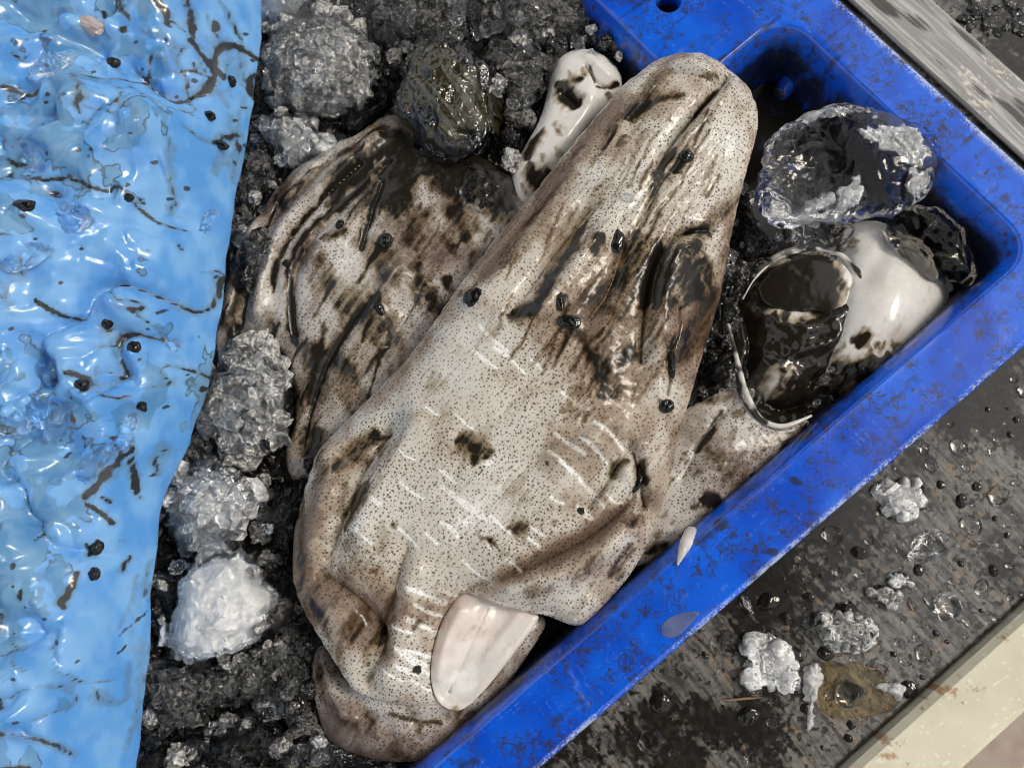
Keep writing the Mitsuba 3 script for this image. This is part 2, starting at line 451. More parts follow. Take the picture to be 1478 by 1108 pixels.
def f_sheet(p, n, uv):
    ink, film = uv.x - 20.0 * (p.x + 0.37 * p.z), uv.y - 20.0 * (p.y - 0.53 * p.z)
    mid = fbm(p.x * 60, p.y * 60 + 3, p.z * 60)
    fine = fbm(p.x * 330, p.y * 330, p.z * 330)
    c = mix((0.085, 0.285, 0.66), (0.165, 0.385, 0.71), smoothstep(0.32, 0.68, mid))
    # thin films of ink water with a dark drying line round each
    lap = 0.5 * fbm(p.x * 17 + 2, p.y * 17 + 5, p.z * 17, octaves=2) + 0.5 * fbm(p.x * 75, p.y * 75 + 3, p.z * 75, octaves=3) + 0.05 * (fine - 0.5) + film
    c = mix(c, c * mi.Color3f(0.80, 0.78, 0.72), smoothstep(0.585, 0.60, lap))
    edge = dr.abs(lap - 0.590)
    c = mix(c, (0.04, 0.045, 0.04), 0.7 * (1 - smoothstep(0.003, 0.016, edge)) * smoothstep(0.47, 0.60, fbm(p.x * 60 + 7, p.y * 60)))
    thin = smoothstep(0.06, 0.42, ink + 0.35 * (fine - 0.5) + 0.2 * (mid - 0.5))
    c = mix(c, (0.10, 0.17, 0.24), 0.5 * thin)
    thick = smoothstep(0.42, 0.60, ink + 0.35 * (fine - 0.5) + 0.45 * (mid - 0.5))
    c = mix(c, (0.020, 0.018, 0.013), 0.96 * thick)
    d, _, r = voronoi(p.x * 120, p.y * 120 + p.z * 60)
    return mix(c, (0.03, 0.028, 0.022), 0.9 * (1 - smoothstep(0.03 + 0.07 * r, 0.07 + 0.1 * r, d + 0.3 * (fine - 0.5))) * smoothstep(0.84, 0.86, r))


scene['m_sheet'] = two(pbsdf(base_color=proc(f_sheet), roughness=0.24, specular=0.7))

# ---------------------------------------------------------------- the bench, rail and floor
def uvw(a, b, z):
    return np.r_[a * EA + b * EB, z]


outA = at([(1478, 500), (1129, 804), (780, 1108)], RIM)[:, :2] @ EB
outB = at([(1213, 0), (1345, 120), (1478, 240)], RIM)[:, :2] @ EA
inA = at([(1395, 447), (1000, 790), (636, 1103)], RIM)[:, :2] @ EB
inB = at([(1143, 23), (1208, 88), (1354, 221)], RIM)[:, :2] @ EA
A1, B0 = float(outB.mean()), float(outA.mean())               # outer edges of the two sides in view
RA, RB = inA.mean() - B0, A1 - inB.mean()       # widths of their rims
LONG, SHORT = 0.86, 0.60
A0, B1 = A1 - LONG, B0 + SHORT


def prism(a0, a1, b0, b1, z0, z1, bev=0.002):
    m = trimesh.creation.box((a1 - a0 - 2 * bev, b1 - b0 - 2 * bev, z1 - z0))
    n = trimesh.creation.box((a1 - a0, b1 - b0, z1 - z0 - 2 * bev))
    h = trimesh.util.concatenate([m, n]).convex_hull
    M = np.eye(4)
    M[:2, 0], M[:2, 1] = EA, EB
    M[:3, 3] = uvw((a0 + a1) / 2, (b0 + b1) / 2, (z0 + z1) / 2)
    h.apply_transform(M)
    return h


RZ = 0.012
ra = at([(1478, 905), (1205, 1108)], RZ)[:, :2]
rail_b = (ra @ EB).mean()
rb = at([(1478, 1035), (1390, 1108)], RZ)[:, :2]
rail_b2 = (rb @ EB).mean()
obj('floor', ply(prism(-3, 3, -3, 3, -0.82, -0.80), 'm_floor'), kind='structure')
bench_mesh = prism(-1.2, 1.2, rail_b + 0.002, 1.2, -0.04, 0.0)
obj('bench_top', ply(bench_mesh, 'm_bench'), kind='structure')
obj('bench_rail', ply(prism(-1.2, 1.2, rail_b2, rail_b, -0.05, RZ, 0.004), 'm_rail', smooth=30), label='cream painted steel edge rail with a rust stain along the wet bench', cat='rail')

scene['m_added_roof'] = two(pbsdf(base_color=rgb(0.10, 0.10, 0.095), roughness=0.7))  # unseen awning added to darken the overhead sky and steer reflections
rx = np.linspace(-1.1, 0.7, 120)
ry = np.array([-4.0, 4.0])
rv = np.array([[x, y, 2.15 - 0.10 * x + 0.018 * math.sin(x * 82)] for y in ry for x in rx])
rk = np.arange(119)
rq = np.c_[rk, rk + 1, rk + 121, rk + 120]
up_ = trimesh.Trimesh(np.vstack([rv, rv + [0, 0, 0.002]]), np.vstack([rq[:, [0, 1, 2]], rq[:, [0, 2, 3]], rq[:, [0, 2, 1]] + 240, rq[:, [0, 3, 2]] + 240]), process=False)
added_roof = obj('added_awning', None, label='added dark corrugated awning out of view, shaping the light and reflections', cat='awning')
obj('corrugated_sheet', ply(up_, 'm_added_roof', smooth=True), added_roof)
for px_, py_ in ((0.65, 3.2), (0.65, -3.2), (-1.0, 3.2), (-1.0, -3.2)):
    c_ = trimesh.creation.cylinder(0.04, 2.95, sections=20); c_.apply_translation([px_, py_, -0.80 + 2.95 / 2])
    obj('post', ply(c_, 'm_added_roof', smooth=30), added_roof)

def f_strip(p, n, uv):
    a = p.x * EA[0] + p.y * EA[1]
    b = p.x * EB[0] + p.y * EB[1]
    w = a + 0.004 * noise(a * 60, b * 25)
    s = fbm(w * 620, b * 28)
    c = mix((0.27, 0.265, 0.255), (0.46, 0.455, 0.44), smoothstep(0.30, 0.70, s))
    c = mix(c, (0.72, 0.66, 0.56), 0.7 * smoothstep(0.66, 0.76, noise(a * 620, b * 380)) * smoothstep(0.45, 0.6, fbm(a * 50, b * 30)))
    return mix(c, (0.03, 0.029, 0.026), 0.9 * smoothstep(0.56, 0.68, fbm(w * 90 + 3, b * 16) + 0.3 * (s - 0.5)))


scene['m_strip'] = two(pbsdf(base_color=proc(f_strip), roughness=0.25, specular=0.6))
obj('metal_strip', ply(prism(A1 + 0.062, A1 + 0.104, -0.62, 0.9, 0.0005, 0.005, 0.0015), 'm_strip', smooth=30), label='pale grey ink streaked metal strip along the bench in the top right corner', cat='metal strip')

# ---------------------------------------------------------------- the crate
def rounded(poly, convex, concave):
    return poly.buffer(-convex).buffer(convex + concave).buffer(-concave)


bh = at([(1130, 25), (1000, 112)], RIM)[:, :2] @ EB       # the block's side
BL = bh.mean()
bi = at([(955, 92), (870, 0)], RIM)[:, :2] @ EA           # the block's front
BF = bi.mean()
ia1, ib0, ia0, ib1 = A1 - RB, B0 + RA, A0 + RB, B1 - RA
inner = Polygon([(ia0, ib0), (ia1, ib0), (ia1, BL), (BF, BL), (BF, BL + 0.14), (ia1, BL + 0.14), (ia1, ib1), (ia0, ib1)])
inner = rounded(inner, 0.022, 0.012)
ring = resample(np.array(inner.exterior.coords)[:-1], 0.004)
if not Polygon(ring).exterior.is_ccw: ring = ring[::-1]
tg = np.roll(ring, -1, 0) - np.roll(ring, 1, 0)
rn = np.c_[-tg[:, 1], tg[:, 0]] / np.linalg.norm(tg, axis=1, keepdims=True)   # inwards
FLOOR = 0.038


def to_w(ab, z):
    return np.c_[ab[:, :1] * EA + ab[:, 1:2] * EB, np.broadcast_to(z, len(ab))]


def loft(rings, close_last=False):
    n = len(rings[0])
    v = np.vstack(rings)
    f = []
    k = np.arange(n)
    for i in range(len(rings) - 1):
        a, b, c, d = i * n + k, i * n + (k + 1) % n, (i + 1) * n + (k + 1) % n, (i + 1) * n + k
        f += [np.c_[a, b, c], np.c_[a, c, d]]
    return trimesh.Trimesh(v, np.vstack(f), process=False)


prof = [(0, 0), (0.0010, -0.0004), (0.0022, -0.0015), (0.0050, -0.0075), (0.0062, -0.0105), (0.0072, -0.014)] + [(0.0072 + 0.004 * t, -0.014 - (RIM - 0.014 - FLOOR - 0.004) * t) for t in np.linspace(0.1, 1, 8)] + [(0.0122, FLOOR - RIM + 0.0012), (0.0150, FLOOR - RIM)]
crate = obj('fish_crate', None, label='blue plastic fish crate with ink smeared rim holding the squid and ice', cat='crate')
inner_wall = loft([to_w(ring + rn * d, RIM + z) for d, z in prof])
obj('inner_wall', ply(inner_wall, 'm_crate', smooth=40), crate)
outer = rounded(Polygon([(A0, B0), (A1, B0), (A1, B1), (A0, B1)]), 0.03, 0.0)
oring = resample(np.array(outer.exterior.coords)[:-1], 0.004)
if not Polygon(oring).exterior.is_ccw: oring = oring[::-1]
otg = np.roll(oring, -1, 0) - np.roll(oring, 1, 0)
on_ = -np.c_[-otg[:, 1], otg[:, 0]] / np.linalg.norm(otg, axis=1, keepdims=True)
oprof = [(-0.0030, 0), (-0.0012, -0.0005), (0, -0.0020), (0.0006, -0.016), (-0.0012, -0.018), (-0.006, -0.018), (-0.010, -0.020), (-0.016, -RIM + 0.001)]
# the rim: a sheet with dents, scratches and a hole at the hand grip
hole_c = at([(965, 2)], RIM)[0, :2]
hole_ab = np.array([hole_c @ EA, hole_c @ EB])
hole = Point(*hole_ab).buffer(20 * MM, 24)
rim_poly = Polygon(oring + on_ * -0.0030).difference(Polygon(ring)).difference(hole)
cand = []
step = 0.0028
ga, gb = np.meshgrid(np.arange(A0, A1, step), np.arange(B0, B1, step))
G = np.c_[ga.ravel(), gb.ravel()]
G = G[shapely.contains_xy(rim_poly.buffer(-0.0012), G[:, 0], G[:, 1])]
bpts = np.vstack([oring + on_ * -0.0030, ring, resample(np.array(hole.exterior.coords)[:-1], 0.0015)])
pts = np.vstack([bpts, G])
tri = Delaunay(pts).simplices
cen = pts[tri].mean(1)
tri = tri[shapely.contains_xy(rim_poly, cen[:, 0], cen[:, 1])]
rz = np.zeros(len(pts))
W = to_w(pts, RIM)
inn = np.arange(len(pts)) >= len(bpts)
rz[inn] += 0.0007 * (meshkit.fbm(W[inn] * 30, 3, 5) - 0.5) * 2
nt = at([(975, 905)], RIM)[0, :2]                       # thumb notch at the outer edge
dn = (pts - np.array([nt @ EA, nt @ EB])) / np.array([0.022, 0.014])
rz -= 0.0 * dn[:, 0]
ck = at([(828, 960), (845, 1000), (868, 1030)], RIM)[:, :2]      # crack
ckd = seg_dist(W[:, :2], ck)
rz -= 0.0016 * np.exp(-(ckd / 0.0016) ** 2) * inn
W[:, 2] += rz
rim_mesh = trimesh.Trimesh(W, tri, process=False)
flip = rim_mesh.face_normals[:, 2] < 0
rim_mesh.faces[flip] = rim_mesh.faces[flip][:, ::-1]
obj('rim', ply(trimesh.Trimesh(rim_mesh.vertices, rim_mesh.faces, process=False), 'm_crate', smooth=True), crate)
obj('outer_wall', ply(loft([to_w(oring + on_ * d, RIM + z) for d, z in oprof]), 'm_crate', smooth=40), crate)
hr = resample(np.array(hole.exterior.coords)[:-1], 0.0015)
hc = hr - hole_ab
obj('drain_sleeve', ply(loft([to_w(hole_ab + hc * s, RIM + z) for s, z in ((1, 0), (0.95, -0.001), (0.93, -0.03))]), 'm_crate', smooth=40), crate)
fl = ring + rn * 0.0145
fp = Polygon(fl).buffer(0)
fv, ff = trimesh.creation.triangulate_polygon(fp, engine='earcut')
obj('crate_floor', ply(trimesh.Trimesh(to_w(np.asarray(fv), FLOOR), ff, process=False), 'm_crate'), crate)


def capsule_hull(pts):
    ms = []
    for c, r in pts:
        s = trimesh.creation.icosphere(2, r); s.apply_translation(c); ms.append(s)
    return trimesh.util.concatenate(ms).convex_hull


for (x0, y0), (x1, y1) in (((1168, 82), (1130, 128)), ((1226, 134), (1196, 168))):
    e = at([(x0, y0), (x1, y1)], FLOOR + 0.012)
    wall_pt = np.r_[(e[0, :2]), FLOOR + 0.035]
    mesh = trimesh.util.concatenate([capsule_hull([(np.r_[e[0, :2], FLOOR + 0.014], 0.0060), (np.r_[e[1, :2], FLOOR + 0.009], 0.0058)]),
                                     capsule_hull([(np.r_[e[0, :2], FLOOR + 0.014], 0.0060), (wall_pt + np.r_[EA * 0.007, 0.004], 0.0056)])])
    obj('rib', ply(mesh, 'm_rib', smooth=50), crate)
scene['m_rib'] = two(pbsdf(base_color=proc(lambda p, n, uv: mix((0.004, 0.060, 0.50), (0.02, 0.025, 0.05), smoothstep(0.52, 0.66, fbm(p.x * 160, p.y * 160, p.z * 160)))), roughness=0.25, specular=0.5))

# black water standing on the crate's floor
pud = rounded(Polygon(ring + rn * 0.0130), 0.01, 0.004)
pv, pf = trimesh.creation.triangulate_polygon(pud, engine='earcut')
scene['m_puddle'] = {'type': 'blendbsdf', 'weight': proc(lambda p, n, uv: smoothstep(0.22, 0.36, fbm(p.x * 34 + 3, p.y * 34 + 11) * 0.8 + 0.2 * fbm(p.x * 300, p.y * 300))),
                     'b0': scene['m_crate'], 'b1': scene['m_ink_water']}
obj('ink_water', ply(trimesh.Trimesh(to_w(np.asarray(pv), FLOOR + 0.004), pf, process=False), 'm_puddle'), label='black inky water standing on the crate floor in the corner', cat='water', kind='stuff')

# ---------------------------------------------------------------- squids
def skin_mesh(b, name, mat, parent, ink=(), tone=(), bumps=None, base_ink=0.0, patch=1.0, **kw):
    i = np.clip(b.field(ink, ragged=True) + base_ink, 0, 1.2)
    q3 = np.c_[b.pts, np.full(len(b.pts), 0.11)]
    t = 0.5 + b.field(tone, 'sum') + patch * (0.75 * (meshkit.fbm(q3 * 30, 3, 33) - 0.5) + 0.6 * (meshkit.fbm(q3 * 85, 3, 35) - 0.5))
    m = b.mesh(bumps)
    return obj(name, ply(m, mat, smooth=True, uv=on_place(b.uv(i, t), m.vertices)), parent, **kw)


def stripes(rng, px_area, n, ang, length, width, amp):
    """Short broken cross stripes: (start pixels, pixels) inside a polygon."""
    out, P = [], Polygon(px_area)
    x0, y0, x1, y1 = P.bounds
    while len(out) < n:
        x, y = rng.uniform(x0, x1), rng.uniform(y0, y1)
        if not P.contains(Point(x, y)): continue
        a = math.radians(ang + rng.normal(0, 5)); L = length * rng.uniform(0.4, 1.2)
        mid = (x + math.cos(a) * L / 2, y + math.sin(a) * L / 2 + rng.normal(0, 3))
        out.append(([(x, y), mid, (x + math.cos(a) * L, y + math.sin(a) * L)], width * rng.uniform(0.7, 1.3), amp * rng.uniform(0.5, 1)))
    return out


def smears(rng, area, n, ang, length, width, amp, spread=8):
    return stripes(rng, area, n, ang + rng.normal(0, spread), length, width, amp)


scene['m_mark'] = two(pbsdf(base_color=proc(lambda p, n, uv: mix((0.05, 0.075, 0.22), (0.12, 0.15, 0.28), fbm(p.x * 260, p.y * 260))), roughness=0.3, specular=0.4))
nb = Blob([(956, 918), (953, 905), (962, 892), (982, 884), (1004, 881), (1012, 884), (1000, 897), (975, 922)], RIM + 0.0002, 0.0007, 0.0006, 0.0008, 0.2)
obj('worn_mark', ply(nb.mesh(), 'm_mark', smooth=40), crate, label='dull half round worn mark on the rim edge')

# ---- the big squid across the middle
big_squid = obj('squid', None, label='large speckled squid lying across the middle of the crate on top of the others', cat='squid')
OUT = [(985, 95), (1010, 97), (1040, 112), (1058, 125), (1076, 142), (1089, 168), (1090, 200), (1076, 250), (1063, 300), (1052, 350), (1043, 400), (1036, 440),
       (1021, 490), (1008, 530), (997, 570), (988, 600), (977, 640), (968, 690), (957, 725), (942, 770), (922, 812), (897, 847), (864, 882), (852, 893),
       (838, 904), (818, 901), (790, 888), (765, 884), (730, 876), (700, 864), (668, 853), (652, 870), (636, 896), (625, 930), (619, 970), (622, 1000), (630, 1020),
       (600, 1022), (550, 1012), (510, 1000), (495, 972), (470, 930), (445, 890), (430, 850), (425, 805), (430, 765), (443, 722), (452, 690), (462, 662),
       (482, 634), (530, 590), (580, 542), (620, 494), (650, 446), (690, 392), (740, 332), (790, 272), (840, 212), (880, 162), (915, 130), (945, 107)]
body = Blob(OUT, 0.082, 0.042, 0.034, 0.00078, 0.40, tilt=(-0.035, 0.06), smooth=1)
rng = np.random.default_rng(4)
folds = [  # grooves (negative) and ridges of the skin
    ([(1048, 112), (1030, 135), (1005, 160), (975, 195), (950, 235)], 9, -0.0060), ([(1055, 130), (1020, 170), (985, 215)], 14, 0.0022),
    ([(1000, 205), (960, 250), (935, 300), (900, 370)], 12, -0.0018), ([(990, 330), (960, 350), (940, 390), (930, 450), (925, 520)], 12, -0.0050),
    ([(990, 335), (1010, 330), (1030, 332)], 7, -0.0030), ([(975, 370), (960, 420), (950, 500)], 26, 0.0045), ([(1000, 400), (985, 470), (965, 560)], 30, 0.003),
    ([(850, 300), (800, 360), (760, 420), (740, 450)], 14, -0.0045), ([(870, 330), (830, 390), (790, 440)], 16, 0.0030), ([(900, 350), (880, 420), (850, 460)], 15, -0.0030),
    ([(800, 300), (740, 370), (700, 420)], 24, 0.0022), ([(770, 300), (720, 360), (680, 410)], 14, -0.0022),
    ([(560, 620), (520, 680), (495, 740), (470, 800)], 20, -0.0060), ([(600, 610), (560, 680), (520, 760)], 26, 0.0030), ([(470, 660), (465, 720), (450, 780)], 24, 0.0030),
    ([(460, 830), (500, 850), (540, 890), (560, 930), (530, 980)], 18, -0.0060), ([(585, 790), (565, 860), (540, 930), (525, 985)], 13, -0.0035), ([(600, 830), (585, 900), (560, 975)], 20, 0.0030),
    ([(910, 640), (880, 690), (850, 730)], 13, -0.0055), ([(915, 650), (925, 690), (930, 730)], 9, -0.0045), ([(935, 660), (945, 710)], 12, 0.0035),
    ([(880, 610), (850, 640), (800, 665)], 16, 0.003), ([(850, 640), (890, 650), (905, 680)], 12, 0.0025),
    ([(915, 715), (893, 738), (860, 768), (800, 800), (735, 830), (672, 848)], 11, -0.0058), ([(905, 760), (870, 795), (800, 832), (740, 852)], 13, 0.0032), ([(915, 770), (830, 830), (730, 862)], 22, 0.0040), ([(850, 870), (830, 895)], 10, 0.0035), ([(690, 862), (740, 878), (800, 882)], 7, -0.0018),
    ([(455, 690), (500, 650), (560, 625)], 18, -0.003), ([(975, 440), (980, 480), (960, 520), (915, 540)], 10, -0.0025), ([(960, 500), (968, 540), (962, 570)], 7, -0.003),
    ([(640, 470), (700, 440), (760, 455)], 30, 0.0015), ([(700, 560), (640, 620)], 40, 0.0018)]
edge_soft = np.clip(body.s / 0.25, 0, 1)
body.relief = 1.8 * body.field(folds, 'fold') * edge_soft
body.relief += edge_soft * (0.0046 * (meshkit.fbm(np.c_[body.pts * 26, np.zeros(len(body.pts))], 3, 3) - 0.5) + 0.0016 * (meshkit.fbm(np.c_[body.pts * 95, np.zeros(len(body.pts))], 3, 8) - 0.5))
# long fine wrinkles down the mantle, cross ripples lower down
al = body.pts @ np.array([math.cos(math.radians(53)), math.sin(math.radians(53))])
ac = body.pts @ np.array([-math.sin(math.radians(53)), math.cos(math.radians(53))])
wr = meshkit.fbm(np.c_[ac * 190, al * 16, np.zeros(len(al))], 3, 21) - 0.5
body.relief += edge_soft * 0.0026 * wr * np.clip((body.pts[:, 1] + 0.0) / 0.08, 0.15, 1)
body.relief += edge_soft * 0.00035 * (meshkit.fbm(np.c_[body.pts * 420, np.zeros(len(al))], 2, 31) - 0.5)
# the lower right fin droops and its end lifts a little
upper = [(900, 150), (1060, 160), (1030, 420), (880, 560), (700, 480), (760, 330)]
ink = [([(905, 175), (930, 158), (960, 142), (988, 135)], 9, .75), ([(1040, 122), (1010, 152), (985, 190)], 3, .8), ([(905, 195), (890, 215)], 8, .5),
       ([(840, 215), (800, 280), (760, 340), (720, 385)], 16, .42), ([(880, 260), (840, 320), (800, 370)], 16, .40), ([(975, 215), (950, 260), (930, 310)], 8, .62), ([(985, 225), (975, 250)], 8, .6),
       ([(850, 325), (825, 355), (795, 400), (775, 445)], 11, .85), ([(870, 345), (850, 370)], 10, .8), ([(925, 330), (905, 370), (885, 410)], 14, .72), ([(955, 345), (935, 395), (925, 440)], 12, .78),
       ([(985, 335), (1015, 328), (1025, 345)], 5, .8), ([(890, 400), (860, 425), (880, 450)], 20, .55), ([(735, 450), (755, 455), (775, 450)], 17, .95), ([(815, 430), (808, 450)], 8, .9), ([(990, 390), (1000, 415), (990, 440)], 16, .62),
       ([(1015, 370), (1025, 420)], 14, .5), ([(850, 500), (868, 545), (865, 575)], 11, .9), ([(835, 470), (850, 500)], 10, .6), ([(915, 500), (890, 530), (930, 510)], 10, .62), ([(900, 560), (880, 575)], 9, .62),
       ([(968, 515), (968, 545)], 6, .8), ([(960, 583), (955, 590)], 10, .7), ([(655, 635), (680, 645), (712, 650)], 14, .68), ([(690, 655), (688, 668)], 9, .7), ([(793, 668), (790, 670)], 6, .8),
       ([(545, 625), (520, 645), (480, 680)], 14, .72), ([(525, 690), (500, 755)], 10, .62), ([(500, 745), (495, 765)], 7, .95), ([(545, 640), (550, 660)], 10, .55), ([(470, 650), (455, 700)], 12, .5),
       ([(712, 775), (708, 780)], 15, .85), ([(735, 768), (760, 762)], 13, .6), ([(440, 720), (432, 790), (430, 850)], 12, .55), ([(450, 870), (475, 920)], 9, .6), ([(565, 850), (545, 900), (525, 960)], 9, .45), ([(552, 905), (545, 930)], 12, .75),
       ([(600, 962), (602, 965)], 6, .95), ([(565, 752), (570, 760)], 5, .7), ([(840, 735), (838, 738)], 4, .9), ([(905, 655), (880, 690)], 10, .66), ([(922, 665), (930, 700)], 8, .95), ([(925, 735), (905, 760)], 12, .68),
       ([(912, 790), (880, 830)], 12, .55), ([(470, 770), (520, 800), (500, 840)], 24, .38), ([(670, 862), (710, 880)], 6, .6), ([(760, 850), (800, 850)], 12, .4), ([(830, 845), (870, 800)], 10, .4), ([(690, 405), (665, 430)], 12, .5),
       ([(720, 700), (760, 720)], 30, .25), ([(830, 560), (845, 610)], 16, .45), ([(700, 490), (720, 470)], 12, .35), ([(620, 560), (640, 540)], 18, .25)]
ink += smears(rng, upper, 70, 126, 75, 3.4, .62) + smears(rng, [(930, 330), (1040, 330), (1000, 560), (860, 560)], 16, 120, 45, 7, .6)
ink += smears(rng, [(430, 680), (560, 640), (560, 990), (500, 990), (430, 850)], 14, 115, 40, 9, .5) + smears(rng, OUT, 14, 125, 18, 5, .5, 30)
tone = []
for row in range(11):                                     # rows of broken white dashes across the mantle
    x0, y0 = 690 - row * 23, 470 + row * 36
    for c0 in range(9):
        sx, sy = x0 + c0 * 34 + rng.normal(0, 14), y0 + c0 * 26 + rng.normal(0, 7)
        if rng.uniform() < 0.36 or not Polygon([(560, 540), (690, 450), (900, 480), (890, 740), (640, 845), (590, 800), (500, 780)]).contains(Point(sx, sy)): continue
        L2 = rng.uniform(18, 58)
        bow = rng.normal(0, 1.5)
        tone.append(([(sx, sy), (sx + L2 * .4 + bow, sy + L2 * .33 - bow), (sx + L2 * .77, sy + L2 * (.62 + rng.normal(0, .08)))], rng.uniform(1.8, 2.5), rng.uniform(.5, .75)))
tone += stripes(rng, [(560, 840), (640, 850), (610, 1000), (530, 990)], 16, 25, 46, 2.6, .85)
edge_px = OUT
tone += [([(690, 395), (740, 335), (790, 275), (840, 215), (880, 165)], 24, -.24), ([(1088, 200), (1062, 300), (1042, 400), (1020, 490)], 16, -.20), ([(1008, 530), (977, 640), (957, 725)], 18, -.2), ([(440, 720), (425, 800), (445, 890)], 24, -.26), ([(640, 455), (580, 545), (530, 592)], 14, -.12),  # edge strokes: pigment mixed with painted shading
         ([(660, 560), (720, 640), (640, 760)], 60, .16), ([(760, 600), (700, 740)], 70, .12), ([(560, 700), (540, 780)], 30, .14), ([(700, 480), (760, 520)], 40, .12)]
tone += [([(960, 190), (930, 240), (900, 290)], 26, .26), ([(1060, 190), (1050, 260)], 30, .24), ([(690, 520), (640, 560)], 45, .16), ([(870, 250), (840, 290)], 20, .2), ([(1030, 170), (1060, 220)], 22, .2), ([(830, 380), (800, 420)], 12, .2),
         ([(530, 740), (480, 800)], 30, .14), ([(990, 360), (975, 420)], 20, .16), ([(850, 870), (790, 860)], 30, .14), ([(700, 760), (640, 700)], 50, .10),
         ([(1000, 480), (960, 560), (930, 640)], 22, -.16), ([(700, 600), (640, 590)], 40, -.10), ([(850, 660), (800, 650)], 26, -.2), ([(880, 600), (900, 560)], 30, -.14), ([(470, 690), (440, 760)], 26, -.16), ([(480, 840), (530, 870)], 40, -.2), ([(940, 700), (925, 760)], 20, -.16),
         ([(880, 740), (850, 770)], 26, -.12), ([(770, 480), (840, 470)], 40, -.14), ([(540, 880), (560, 960)], 20, -.12), ([(760, 560), (850, 540)], 40, -.1), ([(895, 735), (860, 768), (800, 800), (730, 834)], 14, -.34), ([(440, 800), (470, 720), (520, 640)], 34, -.2), ([(460, 860), (500, 930)], 40, -.22), ([(700, 400), (800, 260), (900, 140)], 22, -.2), ([(890, 430), (860, 500)], 50, -.2), ([(1000, 440), (985, 520)], 26, -.14)]
streak = meshkit.fbm(np.c_[ac * 75, al * 11, np.zeros(len(al))], 4, 23)
upz = np.clip((al - 0.0) / 0.06, 0, 1)
lowz = np.clip((-0.02 - al) / 0.05, 0, 1) * np.clip((ac - 0.0) / 0.04, 0, 1)
skin_mesh(body, 'mantle', 'm_squid', big_squid, ink, tone, base_ink=0.8 * np.clip(streak - 0.47, 0, 1) * 1.8 * (0.35 + 0.9 * upz + 0.7 * lowz))
# the small lip at the pointed end
lip = Blob([(950, 106), (962, 94), (985, 89), (1012, 94), (1034, 105), (1040, 118), (1030, 130), (1000, 122), (965, 118)], 0.104, 0.012, 0.016, 0.0011, 0.5)
lip.relief = 0.0012 * (meshkit.fbm(np.c_[lip.pts * 160, np.zeros(len(lip.pts))], 3, 2) - 0.5) * (lip.s > 0)
skin_mesh(lip, 'mantle_tip', 'm_squid', big_squid, [([(1010, 118), (1040, 118)], 5, .6), ([(960, 110), (975, 100)], 8, .4)], [([(980, 95), (1020, 104)], 10, .1)])
# the pale inside of the mantle, opened below the fin
mem = Blob([(668, 850), (700, 858), (745, 872), (782, 886), (770, 905), (735, 952), (700, 996), (668, 1026), (645, 1024), (628, 1008), (620, 975), (627, 925), (645, 880)], 0.0785, 0.011, 0.008, 0.0011, 0.4, smooth=2)
mem.relief = np.clip(mem.s / .4, 0, 1) * mem.field([([(665, 880), (640, 930), (632, 980)], 6, 0.0018), ([(700, 880), (672, 940), (645, 1000)], 5, -0.0016), ([(745, 890), (700, 950)], 7, 0.0015)], 'fold') - 0.009 * np.exp(-(seg_dist(mem.pts, mem.on([(720, 890), (690, 940), (655, 1000)])) / 0.013) ** 2) * np.clip(mem.s / 0.5, 0, 1) + 0.0006 * (meshkit.fbm(np.c_[mem.pts * 90, np.zeros(len(mem.pts))], 3, 2) - 0.5) * (mem.s > 0)
skin_mesh(mem, 'inner_skin', 'm_membrane', big_squid, [([(660, 1024), (648, 1026)], 5, .45)], [([(700, 960), (650, 1005)], 26, .3), ([(740, 905), (720, 935)], 20, .15)], label='smooth pinkish white inner skin showing below the fin')
skirt = Blob([(600, 900), (700, 880), (775, 882), (792, 896), (775, 925), (735, 985), (705, 1015), (680, 1035), (655, 1068), (610, 1098), (560, 1100), (500, 1085), (465, 1060), (458, 1025), (447, 985), (450, 950), (462, 925), (480, 950), (500, 985), (540, 980)], 0.059, 0.018, 0.02, 0.0012, 0.45, tilt=(0.05, 0.03))
sf = np.clip(skirt.s / 0.3, 0, 1)
skirt.relief = sf * (skirt.field([([(470, 940), (480, 985), (500, 1030)], 12, 0.006), ([(500, 985), (525, 1030), (560, 1050)], 12, -0.003), ([(600, 1040), (680, 1030)], 10, -0.003)], 'sum') + 0.003 * (meshkit.fbm(np.c_[skirt.pts * 40, np.zeros(len(skirt.pts))], 3, 12) - 0.5))
skin_mesh(skirt, 'lower_fin', 'm_squid_dark', big_squid, smears(rng, [(470, 1000), (700, 1000), (600, 1090), (480, 1080)], 14, 60, 50, 11, .5) + [([(760, 905), (720, 960), (690, 1005)], 7, .6), ([(560, 1030), (600, 1040), (640, 1045)], 5, .7), ([(460, 950), (470, 1010)], 10, .5)], [([(560, 1050), (620, 1060)], 30, .12), ([(540, 1020), (620, 1035)], 16, .14), ([(480, 1060), (520, 1075)], 60, -.3), ([(470, 960), (480, 1040)], 20, -.2), ([(600, 1085), (650, 1055)], 30, -.2)], label='brownish lower fin tucked under the mantle')  # darker tones and ink also paint in the shade under the mantle

